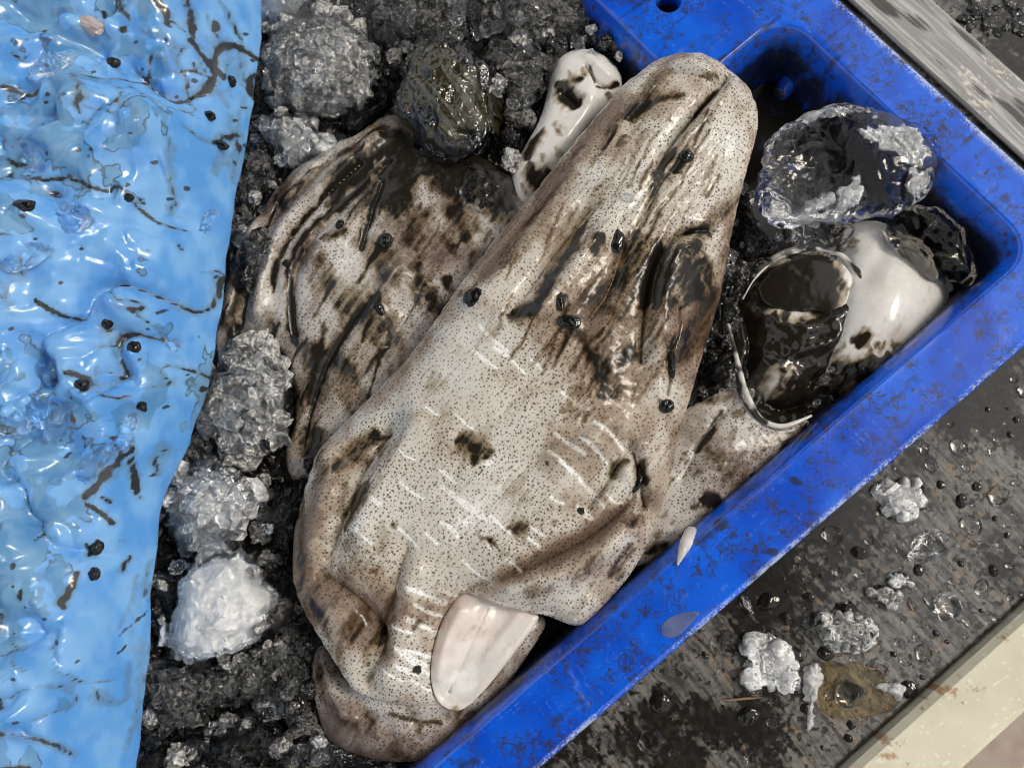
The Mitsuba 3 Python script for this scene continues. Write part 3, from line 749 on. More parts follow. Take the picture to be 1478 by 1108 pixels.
# ---- the squid under it on the left
fin = obj('squid', None, label='ink streaked squid with wide folded fin lying left beneath the large squid', cat='squid')
FOUT = [(575, 165), (540, 180), (500, 205), (462, 228), (432, 245), (405, 268), (388, 295), (370, 325), (350, 355), (336, 390), (325, 430), (318, 470), (312, 505), (322, 535), (360, 520), (400, 500), (422, 535), (432, 590), (425, 620), (412, 655), (420, 690), (450, 700),
        (540, 640), (640, 560), (740, 420), (770, 330), (752, 285), (735, 255), (712, 235), (650, 215), (610, 190)]
lf = Blob(FOUT, 0.060, 0.020, 0.025, 0.0010, 0.36, tilt=(0.02, 0.0), smooth=1, jag=0.0020, seed=3)
rng = np.random.default_rng(9)
es = np.clip(lf.s / 0.3, 0, 1)
lf.relief = es * (lf.field([([(520, 235), (450, 300), (405, 360), (392, 420)], 7, -0.006), ([(480, 225), (420, 270), (385, 320), (360, 400), (345, 470)], 8, -0.006), ([(450, 250), (400, 300), (372, 350)], 9, 0.004), ([(545, 200), (480, 260), (420, 310), (385, 380), (372, 450)], 14, 0.006), ([(560, 230), (500, 290), (445, 345), (420, 400), (425, 480)], 9, -0.006), ([(530, 300), (480, 340), (450, 380)], 14, 0.003),
                            ([(550, 260), (535, 310), (520, 360)], 7, -0.0045), ([(400, 290), (375, 350), (350, 420), (340, 480)], 9, -0.0045), ([(372, 320), (345, 380), (330, 450)], 12, 0.005), ([(540, 420), (480, 500), (450, 580), (435, 650)], 13, -0.005), ([(570, 400), (520, 480), (480, 560)], 20, 0.004), ([(600, 430), (560, 500)], 10, -0.003)], 'fold')
                 + 0.005 * (meshkit.fbm(np.c_[lf.pts * 30, np.zeros(len(lf.pts))], 3, 5) - 0.5) + 0.0015 * (meshkit.fbm(np.c_[lf.pts * 150, np.zeros(len(lf.pts))], 3, 6) - 0.5))
lin = [([(545, 215), (520, 270), (470, 310), (430, 350), (415, 400), (420, 470), (428, 500)], 6, 1.0), ([(550, 265), (530, 320), (520, 360)], 5, .95), ([(500, 330), (460, 350)], 7, .8), ([(400, 280), (380, 340), (350, 400), (335, 470)], 7, .6), ([(560, 180), (500, 220), (440, 270), (390, 330)], 9, .5),
       ([(520, 240), (470, 300)], 18, .7), ([(600, 250), (560, 270), (590, 300)], 34, .62), ([(560, 220), (600, 215)], 30, .7), ([(640, 250), (700, 270), (740, 300)], 32, .8), ([(650, 300), (690, 330)], 24, .55), ([(540, 430), (480, 500), (450, 570), (435, 640)], 9, .72), ([(470, 470), (455, 560)], 8, .6),
       ([(650, 400), (640, 420)], 15, .9), ([(555, 345), (556, 352)], 12, .9), ([(545, 425), (550, 450)], 8, .9), ([(340, 470), (325, 510)], 12, .6), ([(430, 560), (420, 640)], 10, .5), ([(460, 620), (440, 680)], 14, .6), ([(375, 370), (365, 410)], 14, .8), ([(620, 300), (590, 350)], 14, .5)]
lbase = 0.78 * np.clip(meshkit.fbm(np.c_[(lf.pts @ np.array([0.5, -0.86])) * 30, (lf.pts @ np.array([0.86, 0.5])) * 60, np.zeros(len(lf.pts))], 4, 51) - 0.44, 0, 1) * 2.4
lin += [([(520, 235), (450, 300), (405, 360), (392, 420)], 4, .95), ([(480, 225), (420, 270), (385, 320), (360, 400), (345, 470)], 4, .9), ([(610, 215), (680, 240), (740, 275)], 36, .85), ([(570, 190), (560, 240)], 26, .8)]
lin += smears(rng, FOUT, 46, 122, 90, 3, .6, 8) + smears(rng, [(560, 250), (740, 260), (720, 420), (600, 450)], 40, 110, 24, 9, .6, 40)
lton = [([(500, 370), (470, 420), (480, 470)], 26, .2), ([(510, 330), (505, 350)], 14, .3), ([(395, 420), (400, 470)], 16, .3), ([(530, 480), (500, 520)], 24, .18), ([(340, 400), (325, 470)], 18, -.3), ([(420, 260), (380, 310)], 16, -.25), ([(600, 350), (640, 380)], 40, -.2), ([(470, 330), (440, 370)], 16, -.12), ([(580, 480), (540, 540)], 26, .1)]
skin_mesh(lf, 'fin', 'm_squid_dark', fin, lin, lton, base_ink=lbase)

# ---- the squid at the lower right, its mantle opening towards the corner
low = obj('squid', None, label='ink spattered squid at the right rim with its mantle opening facing the corner', cat='squid')
LOUT = [(975, 600), (1000, 585), (1030, 570), (1058, 556), (1066, 575), (1080, 600), (1100, 616), (1125, 622), (1150, 612), (1168, 604), (1166, 620), (1140, 648), (1100, 682), (1060, 718), (1020, 755), (985, 785), (945, 808), (910, 822), (900, 780), (930, 700)]
lb = Blob(LOUT, 0.062, 0.014, 0.030, 0.0010, 0.42, smooth=1)
es = np.clip(lb.s / 0.3, 0, 1)
lb.relief = es * (lb.field([([(1060, 560), (1072, 590), (1098, 613), (1125, 619), (1160, 606)], 9, 0.004), ([(1050, 590), (1010, 640), (985, 690)], 14, -0.003), ([(1060, 640), (1020, 700)], 24, 0.003)], 'fold') + 0.0035 * (meshkit.fbm(np.c_[lb.pts * 40, np.zeros(len(lb.pts))], 3, 4) - 0.5) + 0.0008 * (meshkit.fbm(np.c_[lb.pts * 200, np.zeros(len(lb.pts))], 2, 4) - 0.5))
rng = np.random.default_rng(12)
skin_mesh(lb, 'mantle', 'm_squid_dark', low, [([(1045, 590), (1025, 620), (1005, 655)], 7, .8), ([(1010, 715), (1040, 722)], 13, 1.0), ([(1080, 685), (1085, 690)], 9, 1.0), ([(1050, 570), (1010, 580)], 9, .6), ([(1020, 650), (1070, 690)], 20, .55), ([(930, 800), (970, 785)], 12, .8), ([(1165, 610), (1130, 645)], 6, .7)] + smears(rng, LOUT, 60, 140, 12, 6, .62, 40),
          [([(990, 660), (975, 700)], 20, .3), ([(1080, 620), (1050, 600)], 20, .2), ([(1068, 580), (1085, 605), (1125, 621), (1160, 607)], 5, .5), ([(1000, 720), (960, 770)], 22, .1)])
cl = lb.on([(1050, 470), (1056, 500), (1062, 535), (1070, 570), (1083, 597), (1102, 614), (1126, 620), (1150, 611), (1167, 603)])
cl = resample(chaikin(cl, False, 2), 0.0015, False)
cz = np.interp(np.linspace(0, 1, len(cl)), [0, .35, .6, 1], [0.066, 0.074, 0.075, 0.070])
cr = np.interp(np.linspace(0, 1, len(cl)), [0, .15, .5, .85, 1], [0.0007, 0.0013, 0.0019, 0.0016, 0.0008])


def sweep(pts, rad, sides=10):
    pts = np.asarray(pts, float)
    t = np.gradient(pts, axis=0); t /= np.linalg.norm(t, axis=1, keepdims=True)
    up = np.where(np.abs(t[:, 2:]) < 0.9, [[0, 0, 1.0]], [[1.0, 0, 0]])
    a = np.cross(t, up); a /= np.linalg.norm(a, axis=1, keepdims=True)
    b = np.cross(a, t)
    an = np.arange(sides) * 2 * np.pi / sides
    v = pts[:, None] + np.asarray(rad)[:, None, None] * (np.cos(an)[None, :, None] * a[:, None] + np.sin(an)[None, :, None] * b[:, None])
    n, k = len(pts), np.arange(sides)
    f = []
    for i in range(n - 1):
        p, q, r, s = i * sides + k, i * sides + (k + 1) % sides, (i + 1) * sides + (k + 1) % sides, (i + 1) * sides + k
        f += [np.c_[p, q, r], np.c_[p, r, s]]
    V = np.vstack([v.reshape(-1, 3), pts[:1], pts[-1:]])
    c0, c1 = n * sides, n * sides + 1
    f += [np.c_[np.full(sides, c0), (k + 1) % sides, k], np.c_[np.full(sides, c1), (n - 1) * sides + k, (n - 1) * sides + (k + 1) % sides]]
    m = trimesh.Trimesh(V, np.vstack(f), process=False)
    if m.volume < 0: m.invert()
    return m


obj('collar', ply(sweep(np.c_[cl, cz], cr), 'm_ice_lip', smooth=True), low, label='thin shiny white edge of the mantle opening')
scene['m_ice_lip'] = two(pbsdf(base_color=proc(lambda p, n, uv: mix((0.62, 0.60, 0.57), (0.03, 0.028, 0.022), smoothstep(0.42, 0.62, fbm(p.x * 110, p.y * 110, p.z * 110)))), roughness=0.12, specular=0.5))
HEAD = [(1045, 470), (1060, 420), (1090, 385), (1130, 360), (1180, 352), (1225, 372), (1250, 410), (1262, 450), (1270, 500), (1290, 530), (1260, 560), (1215, 580), (1180, 605), (1150, 622), (1110, 625), (1075, 600), (1050, 550)]
hd = Blob(HEAD, 0.046, 0.020, 0.022, 0.0010, 0.45, smooth=1)
es = np.clip(hd.s / 0.3, 0, 1)
rng = np.random.default_rng(3)
hd.relief = es * (hd.field([([(1105, 470), (1150, 478), (1200, 470), (1245, 430)], 16, 0.006), ([(1140, 510), (1200, 495), (1215, 480)], 10, 0.004), ([(1090, 570), (1130, 590), (1160, 580)], 26, -0.014), ([(1100, 520), (1150, 545)], 14, 0.004), ([(1170, 420), (1175, 420)], 38, -0.006),
                            ([(1075, 460), (1085, 500), (1075, 540)], 14, -0.006), ([(1170, 550), (1230, 520), (1280, 515)], 12, -0.004)], 'fold') + 0.006 * (meshkit.fbm(np.c_[hd.pts * 60, np.zeros(len(hd.pts))], 3, 15) - 0.5) + 0.0016 * (meshkit.fbm(np.c_[hd.pts * 200, np.zeros(len(hd.pts))], 3, 16) - 0.5))
hin = [([(1060, 440), (1070, 520), (1080, 580)], 30, 1.1), ([(1110, 400), (1080, 430)], 28, 1.0), ([(1110, 590), (1150, 585), (1200, 570)], 30, 1.1), ([(1150, 550), (1230, 535), (1270, 520)], 18, .95), ([(1150, 410), (1200, 440)], 30, 1.0), ([(1120, 480), (1190, 500)], 12, .8), ([(1235, 490), (1250, 480)], 9, 1.0), ([(1140, 370), (1200, 365)], 8, .7), ([(1160, 520), (1155, 530)], 9, .7)] + smears(rng, HEAD, 46, 30, 30, 8, .75, 40)
skin_mesh(hd, 'head', 'm_flesh', low, hin, base_ink=3.4 * np.clip(meshkit.fbm(np.c_[hd.pts * 42, np.zeros(len(hd.pts))], 4, 52) - 0.34, 0, 1), tone=[([(1110, 530), (1150, 520), (1200, 495)], 12, .2)], label='ink covered head with white patches')
eb = Blob([(1092, 418), (1108, 392), (1138, 374), (1172, 366), (1205, 373), (1230, 394), (1238, 424), (1228, 450), (1202, 458), (1180, 448), (1150, 452), (1118, 446), (1100, 436)], 0.0655, 0.0035, 0.012, 0.0010, 0.4, jag=0.0012, seed=5)
eb.relief = 0.0007 * (meshkit.fbm(np.c_[eb.pts * 120, np.zeros(len(eb.pts))], 3, 6) - 0.5) * (eb.s > 0)
skin_mesh(eb, 'eye', 'm_flesh', low, [([(1110, 415), (1150, 405), (1192, 402)], 34, 1.2), ([(1150, 435), (1195, 425)], 26, 1.1), ([(1120, 385), (1170, 372)], 12, .8), ([(1215, 405), (1222, 430)], 7, .5)], [([(1215, 440), (1230, 410)], 12, .2)], base_ink=0.95 * np.clip((at([(1226, 420)], 0.066)[0, 0] - eb.pts[:, 0]) / 0.012, 0, 1), patch=0.3, label='dark glossy oval eye')
er = at([(1072, 432), (1088, 402), (1112, 380), (1145, 364), (1178, 359), (1210, 366), (1236, 388), (1246, 420), (1238, 450), (1222, 468), (1205, 478)], 0.0655)
er = resample(chaikin(er, False, 2), 0.001, False)
er[:, 2] += 0.0022 * (meshkit.fbm(np.c_[er[:, :2] * 120, er[:, :1] * 0], 3, 9) - 0.5) * 2 + 0.001
erd = np.interp(np.linspace(0, 1, len(er)), [0, .25, .6, .85, 1], [.0004, .0008, .0017, .0013, .0004]) * (0.7 + 0.6 * meshkit.noise(np.c_[er[:, :2] * 200, er[:, :1] * 0], 4))
obj('eyelid', ply(sweep(er, erd), 'm_ice_lip', smooth=True), low)

# ---- pale mantle in the corner, and the pale head at the top
pale = obj('squid', None, label='smooth milky white squid mantle rounded in the right corner of the crate', cat='squid')
pb = Blob([(1205, 345), (1232, 318), (1275, 316), (1325, 350), (1362, 388), (1374, 420), (1368, 450), (1335, 490), (1295, 530), (1235, 572), (1185, 570), (1180, 520), (1200, 440)], 0.046, 0.030, 0.024, 0.0012, 0.5, tilt=(-0.15, -0.1))
pb.relief = np.clip(pb.s / .3, 0, 1) * (0.002 * (meshkit.fbm(np.c_[pb.pts * 45, np.zeros(len(pb.pts))], 3, 6) - 0.5) + pb.field([([(1300, 330), (1250, 400)], 14, -0.0025)], 'sum'))
rng = np.random.default_rng(31)
skin_mesh(pb, 'mantle', 'm_flesh', pale, smears(rng, [(1220, 490), (1310, 490), (1250, 560), (1180, 560)], 30, 150, 12, 5, .7, 30) + [([(1235, 490), (1250, 480), (1245, 500)], 9, 1.0), ([(1190, 540), (1260, 545)], 22, .9), ([(1215, 350), (1240, 345)], 9, .6), ([(1180, 500), (1200, 460)], 14, .6), ([(1240, 520), (1245, 524)], 4, .8)],
          [([(1300, 480), (1260, 520)], 26, -.2), ([(1280, 400), (1330, 420)], 40, .25), ([(1345, 440), (1330, 470)], 14, -.14)])
arm = obj('squid', None, label='pale white squid end with ink pooled in its hollow at the top of the ice', cat='squid')
AOUT = [(798, 98), (815, 82), (840, 75), (865, 82), (888, 98), (900, 120), (893, 150), (868, 190), (840, 225), (800, 268), (765, 305), (745, 300), (735, 270), (752, 225), (780, 180), (790, 140)]
ab = Blob(AOUT, 0.062, 0.020, 0.02, 0.0010, 0.45, smooth=1)
es = np.clip(ab.s / .3, 0, 1)
ab.relief = es * (ab.field([([(815, 130), (830, 145)], 22, -0.010), ([(845, 95), (862, 120), (878, 128), (895, 124)], 4, -0.003), ([(850, 85), (880, 110)], 12, 0.003), ([(850, 140), (830, 190), (790, 230)], 14, 0.003)], 'fold') + 0.0025 * (meshkit.fbm(np.c_[ab.pts * 60, np.zeros(len(ab.pts))], 3, 17) - 0.5))
rng = np.random.default_rng(8)
skin_mesh(ab, 'head', 'm_flesh', arm, [([(805, 120), (820, 140), (835, 150)], 17, 1.1), ([(825, 115), (840, 110)], 9, .8), ([(862, 125), (880, 128), (896, 124)], 4, .9), ([(850, 95), (860, 120)], 3, .7), ([(870, 175), (840, 205)], 10, .7), ([(765, 235), (775, 270), (800, 255)], 16, .95), ([(780, 190), (760, 230)], 14, .9)] + smears(rng, AOUT, 26, 130, 18, 7, .6, 40), [([(860, 90), (885, 110)], 14, .1)])
tp = at([(1003, 768), (992, 782), (985, 795), (978, 815)], RIM + 0.002)
tp[:, 2] = [RIM - 0.012, RIM - 0.002, RIM + 0.002, RIM + 0.0022]
obj('arm', ply(sweep(resample(chaikin(tp, False, 2), 0.001, False), np.interp(np.linspace(0, 1, len(resample(chaikin(tp, False, 2), 0.001, False))), [0, .5, .8, 1], [.0048, .0036, .0020, .0005])), 'm_flesh_plain', smooth=True), low, label='small white arm tip poking over the lower rim of the crate')
scene['m_flesh_plain'] = two(pbsdf(base_color=proc(lambda p, n, uv: mix((0.62, 0.62, 0.62), (0.36, 0.36, 0.36), fbm(p.x * 200, p.y * 200, p.z * 200))), roughness=0.15, specular=0.5))

# ---------------------------------------------------------------- ice
ICE = []


KINDS = {'white': ('m_core_white', 0.0012, 0.0010), 'frost': ('m_core_frost', 0.0042, 0.0060), 'half': ('m_core_grey', 0.0055, 0.0075), 'dirty': ('m_core_grey', 0.0040, 0.0065), 'grey': ('m_core_smoke', 0.0022, 0.0030),
         'smoke': ('m_core_smoke', 0.0050, 0.0050), 'dark': ('m_core_black', 0.0020, 0.0025), 'olive': None, 'clear': None, 'tinted': None}


def ice(px, z, up, down, kind, label, grain=(0.004, 0.0012), seed=0, res=0.0011, tilt=(0, 0), power=0.38, facet=0.004, name='ice_chunk', cat='ice', smooth=0, fine=0.45, jag=0.0034, rim=None, crk=0.5, base=None):
    if base is None:
        px = np.asarray(px, float); px = px.mean(0) + (px - px.mean(0)) * (1.2 if facet else 1.0)
    b = base or Blob(px, z, up, down, res, power, tilt, smooth, jag, seed)
    g = max(grain[0] * 1.45, 0.0062)
    fs = [granules(g, grain[1], seed, fine), crush(g * 2.2, crk * 0.5, seed + 60), crush(g * 0.9, crk * 0.6, seed + 61)]
    if facet: fs.insert(0, facets(facet, seed))
    b.rimmed = rim
    m = b.mesh(both(*fs))
    trimesh.smoothing.filter_taubin(m, iterations=6)
    if base is not None: m.vertices[:, 2] = np.maximum(m.vertices[:, 2], 0.0004)
    ICE.append(b)
    k = obj(name, ply(m, {'tinted': 'm_ice_tinted', 'olive': 'm_ice_olive'}.get(kind, 'm_ice'), smooth=38), None, label=label, cat=cat)
    if KINDS[kind]:
        mat, off, var = KINDS[kind]
        v, n = np.array(m.vertices), np.array(m.vertex_normals)
        c = v.mean(0)
        w = off + var * np.clip(meshkit.fbm(v * 130, 3, seed + 5) * 2 - 0.7, 0, 1)
        cv = c + (v - c) * 0.94 - n * np.minimum(w, 0.6 * np.maximum(b.up, b.down))[:, None]
        cm = trimesh.Trimesh(cv, m.faces, process=False)
        trimesh.smoothing.filter_taubin(cm, iterations=4)
        obj('cloudy_core', ply(cm, mat, smooth=True), k)
    return k


ice([(385, 45), (410, 22), (450, 10), (500, 8), (535, 35), (552, 70), (545, 115), (515, 148), (470, 165), (430, 172), (390, 160), (372, 120), (374, 80)], 0.070, 0.030, 0.03, 'dirty', 'large dirty grey frosted ice lump beside the top of the blue sheet', (0.0042, 0.0016), 1)
ice([(365, -40), (470, -60), (485, -5), (460, 20), (420, 38), (385, 48), (370, 30)], 0.066, 0.03, 0.03, 'white', 'white frosted ice lump at the top edge beside the blue sheet', (0.004, 0.0010), 2)
ice([(382, 182), (420, 165), (455, 172), (478, 195), (476, 216), (452, 230), (428, 240), (407, 228), (392, 205)], 0.062, 0.020, 0.02, 'frost', 'small pale grey ice lump touching the folded fin of the left squid', (0.005, 0.0010), 3)
ice([(556, 150), (585, 120), (620, 95), (652, 82), (680, 92), (700, 120), (728, 165), (724, 195), (705, 222), (675, 240), (640, 250), (606, 240), (585, 218), (560, 188)], 0.074, 0.026, 0.03, 'olive', 'big black olive tinted ice block with streaky cut face above the left squid', (0.006, 0.0007), 4, facet=0.010, fine=0.5, crk=0.25, power=0.3)
ice([(312, 520), (330, 492), (358, 476), (395, 482), (418, 515), (428, 560), (424, 605), (412, 648), (380, 668), (350, 677), (325, 668), (305, 650), (283, 620), (296, 565)], 0.074, 0.024, 0.03, 'half', 'large half clear grey ice lump on the left squid beside the blue sheet', (0.0045, 0.0012), 5)
ice([(228, 722), (245, 690), (272, 668), (310, 660), (345, 668), (378, 690), (384, 730), (372, 760), (350, 785), (330, 808), (300, 812), (276, 803), (262, 775), (240, 757)], 0.072, 0.028, 0.03, 'frost', 'rounded half frosted ice lump between two other lumps beside the blue sheet', (0.005, 0.0012), 6)
ice([(219, 908), (235, 880), (262, 850), (290, 815), (325, 806), (352, 808), (372, 830), (382, 862), (372, 900), (350, 932), (320, 955), (290, 964), (255, 955), (228, 938)], 0.074, 0.028, 0.03, 'white', 'bright white frosted ice lump with dark specks beside the blue sheet', (0.0038, 0.0007), 7)
ice([(362, 884), (378, 862), (396, 868), (412, 862), (413, 884), (398, 904), (376, 922), (352, 930), (350, 905)], 0.070, 0.014, 0.02, 'grey', 'small bubbly grey ice piece clinging to the bright white lump', (0.0035, 0.0014), 8)
ice([(227, 838), (245, 822), (272, 820), (284, 838), (262, 856), (240, 868), (228, 858)], 0.066, 0.012, 0.02, 'grey', 'small grey ice piece wedged left of the bright white lump', (0.004, 0.0012), 9)
ice([(203, 995), (218, 958), (262, 950), (312, 962), (352, 950), (395, 930), (385, 970), (345, 1002), (312, 1022), (290, 1048), (250, 1050), (212, 1038)], 0.062, 0.022, 0.03, 'smoke', 'flat smoky grey ice slab below the bright white lump', (0.005, 0.0012), 10, facet=0.003)
ice([(384, 720), (402, 690), (432, 680), (455, 690), (448, 730), (432, 775), (432, 820), (408, 828), (392, 800), (378, 765)], 0.062, 0.020, 0.02, 'dark', 'black wet ice lump between the frosted lump and the large squid', (0.0042, 0.0016), 11)
ice([(235, 770), (262, 785), (280, 808), (268, 822), (238, 828), (225, 800)], 0.060, 0.012, 0.02, 'dark', 'dark ice piece under the rounded half frosted lump by the sheet', (0.004, 0.0013), 12)
ice([(262, 650), (290, 628), (310, 652), (340, 672), (300, 690), (262, 690), (240, 720), (236, 690)], 0.066, 0.014, 0.02, 'smoke', 'flat clear grey ice piece between the two upper lumps by the sheet', (0.006, 0.0008), 13)
ice([(330, 985), (365, 950), (420, 905), (448, 930), (452, 975), (430, 1010), (385, 1010), (350, 1005)], 0.058, 0.016, 0.02, 'smoke', 'dark smoky ice piece left of the lower fin of the large squid', (0.005, 0.0013), 14, facet=0.004)
ice([(270, 1060), (320, 1015), (370, 1010), (420, 1030), (430, 1075), (400, 1125), (300, 1125)], 0.056, 0.020, 0.02, 'dark', 'black glittering ice lump at the bottom edge near the lower fin', (0.0045, 0.0018), 15)
ice([(195, 1065), (225, 1045), (262, 1058), (275, 1100), (240, 1130), (195, 1130)], 0.056, 0.016, 0.02, 'dark', 'black ice lump in the bottom left beside the hem of the sheet', (0.004, 0.0016), 16)
ice([(385, 985), (430, 965), (452, 1000), (462, 1045), (440, 1075), (415, 1040)], 0.058, 0.014, 0.02, 'grey', 'grey cracked ice piece against the lower fin of the large squid', (0.0045, 0.0014), 17)
# the black slush along the top
ice([(545, 20), (590, -10), (650, -20), (690, 10), (680, 55), (640, 80), (600, 100), (560, 110), (545, 70)], 0.064, 0.028, 0.03, 'grey', 'dark grey sparkling ice lump right of the dirty lump at the top', (0.0038, 0.0018), 18)
ice([(680, 20), (730, -15), (800, -20), (850, 5), (885, 35), (880, 60), (850, 75), (800, 80), (760, 70), (710, 70)], 0.060, 0.030, 0.03, 'grey', 'wide dark ice lump along the top edge before the crate corner block', (0.004, 0.0018), 19)
ice([(700, 80), (740, 65), (790, 75), (800, 100), (785, 140), (760, 180), (735, 185), (722, 150), (700, 115)], 0.066, 0.022, 0.02, 'smoke', 'dark smoky ice lump between the olive block and the pale squid end', (0.004, 0.0015), 20)
ice([(845, 30), (880, 22), (905, 45), (895, 75), (870, 72), (848, 58)], 0.070, 0.012, 0.02, 'smoke', 'small dark glassy ice piece above the pale squid end', (0.004, 0.0010), 21, facet=0.003)
ice([(880, 70), (912, 60), (930, 88), (918, 115), (900, 110)], 0.062, 0.012, 0.02, 'dark', 'black ice bit wedged between crate block and pale squid end', (0.003, 0.0012), 22)
ice([(345, 300), (352, 250), (362, 200), (375, 160), (392, 205), (405, 235), (395, 262), (372, 300), (352, 345), (338, 360)], 0.056, 0.016, 0.02, 'grey', 'dark slushy ice strip between the blue sheet and the left squid', (0.0036, 0.0014), 23)
ice([(500, 150), (545, 125), (562, 150), (540, 178), (505, 195), (485, 185)], 0.060, 0.014, 0.02, 'dark', 'black ice lump left of the olive tinted block', (0.004, 0.0014), 24)
ice([(350, 350), (380, 332), (398, 352), (392, 390), (370, 420), (350, 410)], 0.076, 0.008, 0.01, 'smoke', 'small melting clear ice patch on the fold of the left squid', (0.004, 0.0012), 25)
ice([(670, 245), (710, 240), (728, 268), (720, 300), (690, 318), (662, 290)], 0.072, 0.010, 0.012, 'dark', 'glistening black ice clump on the left squid below the olive block', (0.004, 0.0014), 26)
ice([(600, 60), (650, 50), (668, 72), (640, 90), (600, 115), (578, 100)], 0.072, 0.012, 0.015, 'grey', 'grey glittery ice strip on the upper edge of the olive block', (0.0036, 0.0014), 28)
# the clear lump and its neighbours in the corner
ice([(1101, 228), (1112, 205), (1132, 182), (1165, 170), (1195, 158), (1222, 154), (1243, 164), (1280, 173), (1312, 184), (1340, 196), (1354, 222), (1353, 252), (1338, 280), (1322, 298), (1290, 306), (1245, 314), (1205, 317), (1165, 322), (1135, 328), (1112, 321), (1096, 303), (1090, 284), (1099, 260)],
    0.082, 0.022, 0.022, 'clear', 'large glass clear melting ice lump in the right corner of the crate', (0.0065, 0.0016), 40, power=0.36, fine=0.35, jag=0.0012, rim=(0.07, 1.5), crk=0.25, smooth=1, facet=0)
clear_key = [k for k, d in labels.items() if 'glass clear melting' in d.get('label', '')][0]
for q, (fpx, fz) in enumerate((([(1232, 190), (1262, 182), (1300, 190), (1335, 206), (1345, 228), (1318, 236), (1290, 222), (1262, 214), (1240, 205)], 0.092), ([(1215, 275), (1236, 255), (1240, 280), (1228, 298), (1205, 300)], 0.090), ([(1106, 292), (1128, 288), (1150, 304), (1140, 316), (1115, 310)], 0.080), ([(1310, 250), (1336, 246), (1334, 270), (1316, 282)], 0.088), ([(1140, 312), (1180, 306), (1230, 303), (1280, 298), (1276, 306), (1230, 312), (1180, 317), (1142, 322)], 0.080), ([(1160, 176), (1200, 164), (1240, 168), (1236, 176), (1200, 174), (1168, 184)], 0.084), ([(1102, 240), (1112, 215), (1130, 195), (1134, 202), (1118, 222), (1110, 250)], 0.082), ([(1160, 290), (1195, 282), (1200, 288), (1168, 300)], 0.09))):
    fb = Blob(fpx, fz, 0.0022, 0.002, 0.0009, 0.4, (0, 0), 0, 0.004, 60 + q)
    obj('frost_glint', ply(fb.mesh(crush(0.005, 0.8, q)), 'm_core_frost', smooth=30), clear_key)  # white flakes also stand in for sky light refracted at the rim
ice([(1272, 328), (1285, 308), (1312, 300), (1342, 303), (1372, 315), (1392, 338), (1412, 372), (1410, 398), (1398, 412), (1372, 398), (1352, 396), (1322, 398), (1302, 380), (1286, 358)], 0.070, 0.012, 0.014, 'tinted', 'smooth clear dark ice lump on the white mantle in the corner', (0.012, 0.0012), 41, power=0.38, fine=0.2, crk=0.12, smooth=1, facet=0)
ice([(1130, 345), (1150, 325), (1185, 318), (1225, 322), (1232, 350), (1222, 378), (1195, 380), (1170, 365), (1150, 360)], 0.064, 0.014, 0.016, 'clear', 'small clear ice piece under the front of the large clear lump', (0.005, 0.0016), 42, facet=0.003)
ice([(1190, 545), (1225, 520), (1265, 512), (1285, 520), (1262, 545), (1225, 568), (1195, 580)], 0.064, 0.010, 0.014, 'tinted', 'clear wet ice sliver beside the eyed head at the lower rim', (0.005, 0.0012), 43)
ice([(1048, 300), (1075, 270), (1092, 300), (1100, 330), (1125, 345), (1110, 370), (1080, 390), (1052, 385), (1045, 340)], 0.050, 0.016, 0.02, 'dark', 'black glossy ice lump between the large squid and the clear lump', (0.004, 0.0016), 44)
ice([(1030, 420), (1055, 390), (1075, 410), (1062, 450), (1048, 500), (1030, 520), (1018, 490)], 0.048, 0.014, 0.02, 'dark', 'black ice lump between the large squid and the inky head', (0.004, 0.0016), 45)
ice([(1005, 545), (1030, 515), (1055, 500), (1062, 545), (1045, 562), (1015, 575)], 0.050, 0.016, 0.02, 'dark', 'black wet lump just above the right rim squid beside the large squid', (0.004, 0.0014), 46)
# the bed of inky slush, and small chips on it
bed = Blob(np.zeros((4, 2)), 0.0, 0.0, 0.0, 0.0016, world=None) if False else None
bx, by = np.meshgrid(np.arange(A0 + 0.03, A1 - 0.03, 0.0017), np.arange(B0 + 0.03, B1 - 0.02, 0.0017))
S = np.c_[bx.ravel(), by.ravel()]
keep = shapely.contains_xy(Polygon(ring).buffer(-0.012), S[:, 0], S[:, 1])
Wb = to_w(S, 0.0)
pk = at([(1010, 90), (1120, 20), (1500, 300), (1500, 420), (1390, 470), (1290, 420), (1120, 330), (1065, 330), (1060, 230)], FLOOR)[:, :2]     # the bare corner of the floor
dl = np.array([LineString(np.vstack([pk, pk[:1]])).distance(Point(0, 0))])
pkp = Polygon(pk)
inside = shapely.contains_xy(pkp, Wb[:, 0], Wb[:, 1])
dist = seg_dist(Wb[:, :2], np.vstack([pk, pk[:1]]))
sd = np.where(inside, -dist, dist)
far_v = np.clip((S[:, 1] - (B0 + RA + 0.01)) / 0.03, 0, 1)
hgt = 0.020 * np.clip((sd + 0.004) / 0.03, 0, 1) * (0.35 + 0.65 * far_v)
Q = np.c_[Wb[:, :2], np.zeros(len(Wb))]
Wb[:, 2] = FLOOR - 0.003 + hgt + np.clip(hgt / 0.01, 0, 1) * (granules(0.008, 0.007, 77)(Q) + granules(0.0034, 0.0022, 78)(Q) * 0.8)
nxb = bx.shape[1]
ii, jj = np.meshgrid(np.arange(bx.shape[0] - 1), np.arange(nxb - 1), indexing='ij')
q = np.stack([ii * nxb + jj, ii * nxb + jj + 1, (ii + 1) * nxb + jj + 1, (ii + 1) * nxb + jj], -1).reshape(-1, 4)
q = q[(keep[q].all(1)) & ((sd[q] > -0.003).any(1))]
bedf = np.vstack([q[:, [0, 1, 2]], q[:, [0, 2, 3]]])
bm = trimesh.Trimesh(Wb, bedf, process=False); bm.remove_unreferenced_vertices()
obj('crushed_ice', ply(bm, 'm_ice_dark', smooth=True), label='ink blackened crushed ice slush filling the crate', cat='crushed ice', kind='stuff')

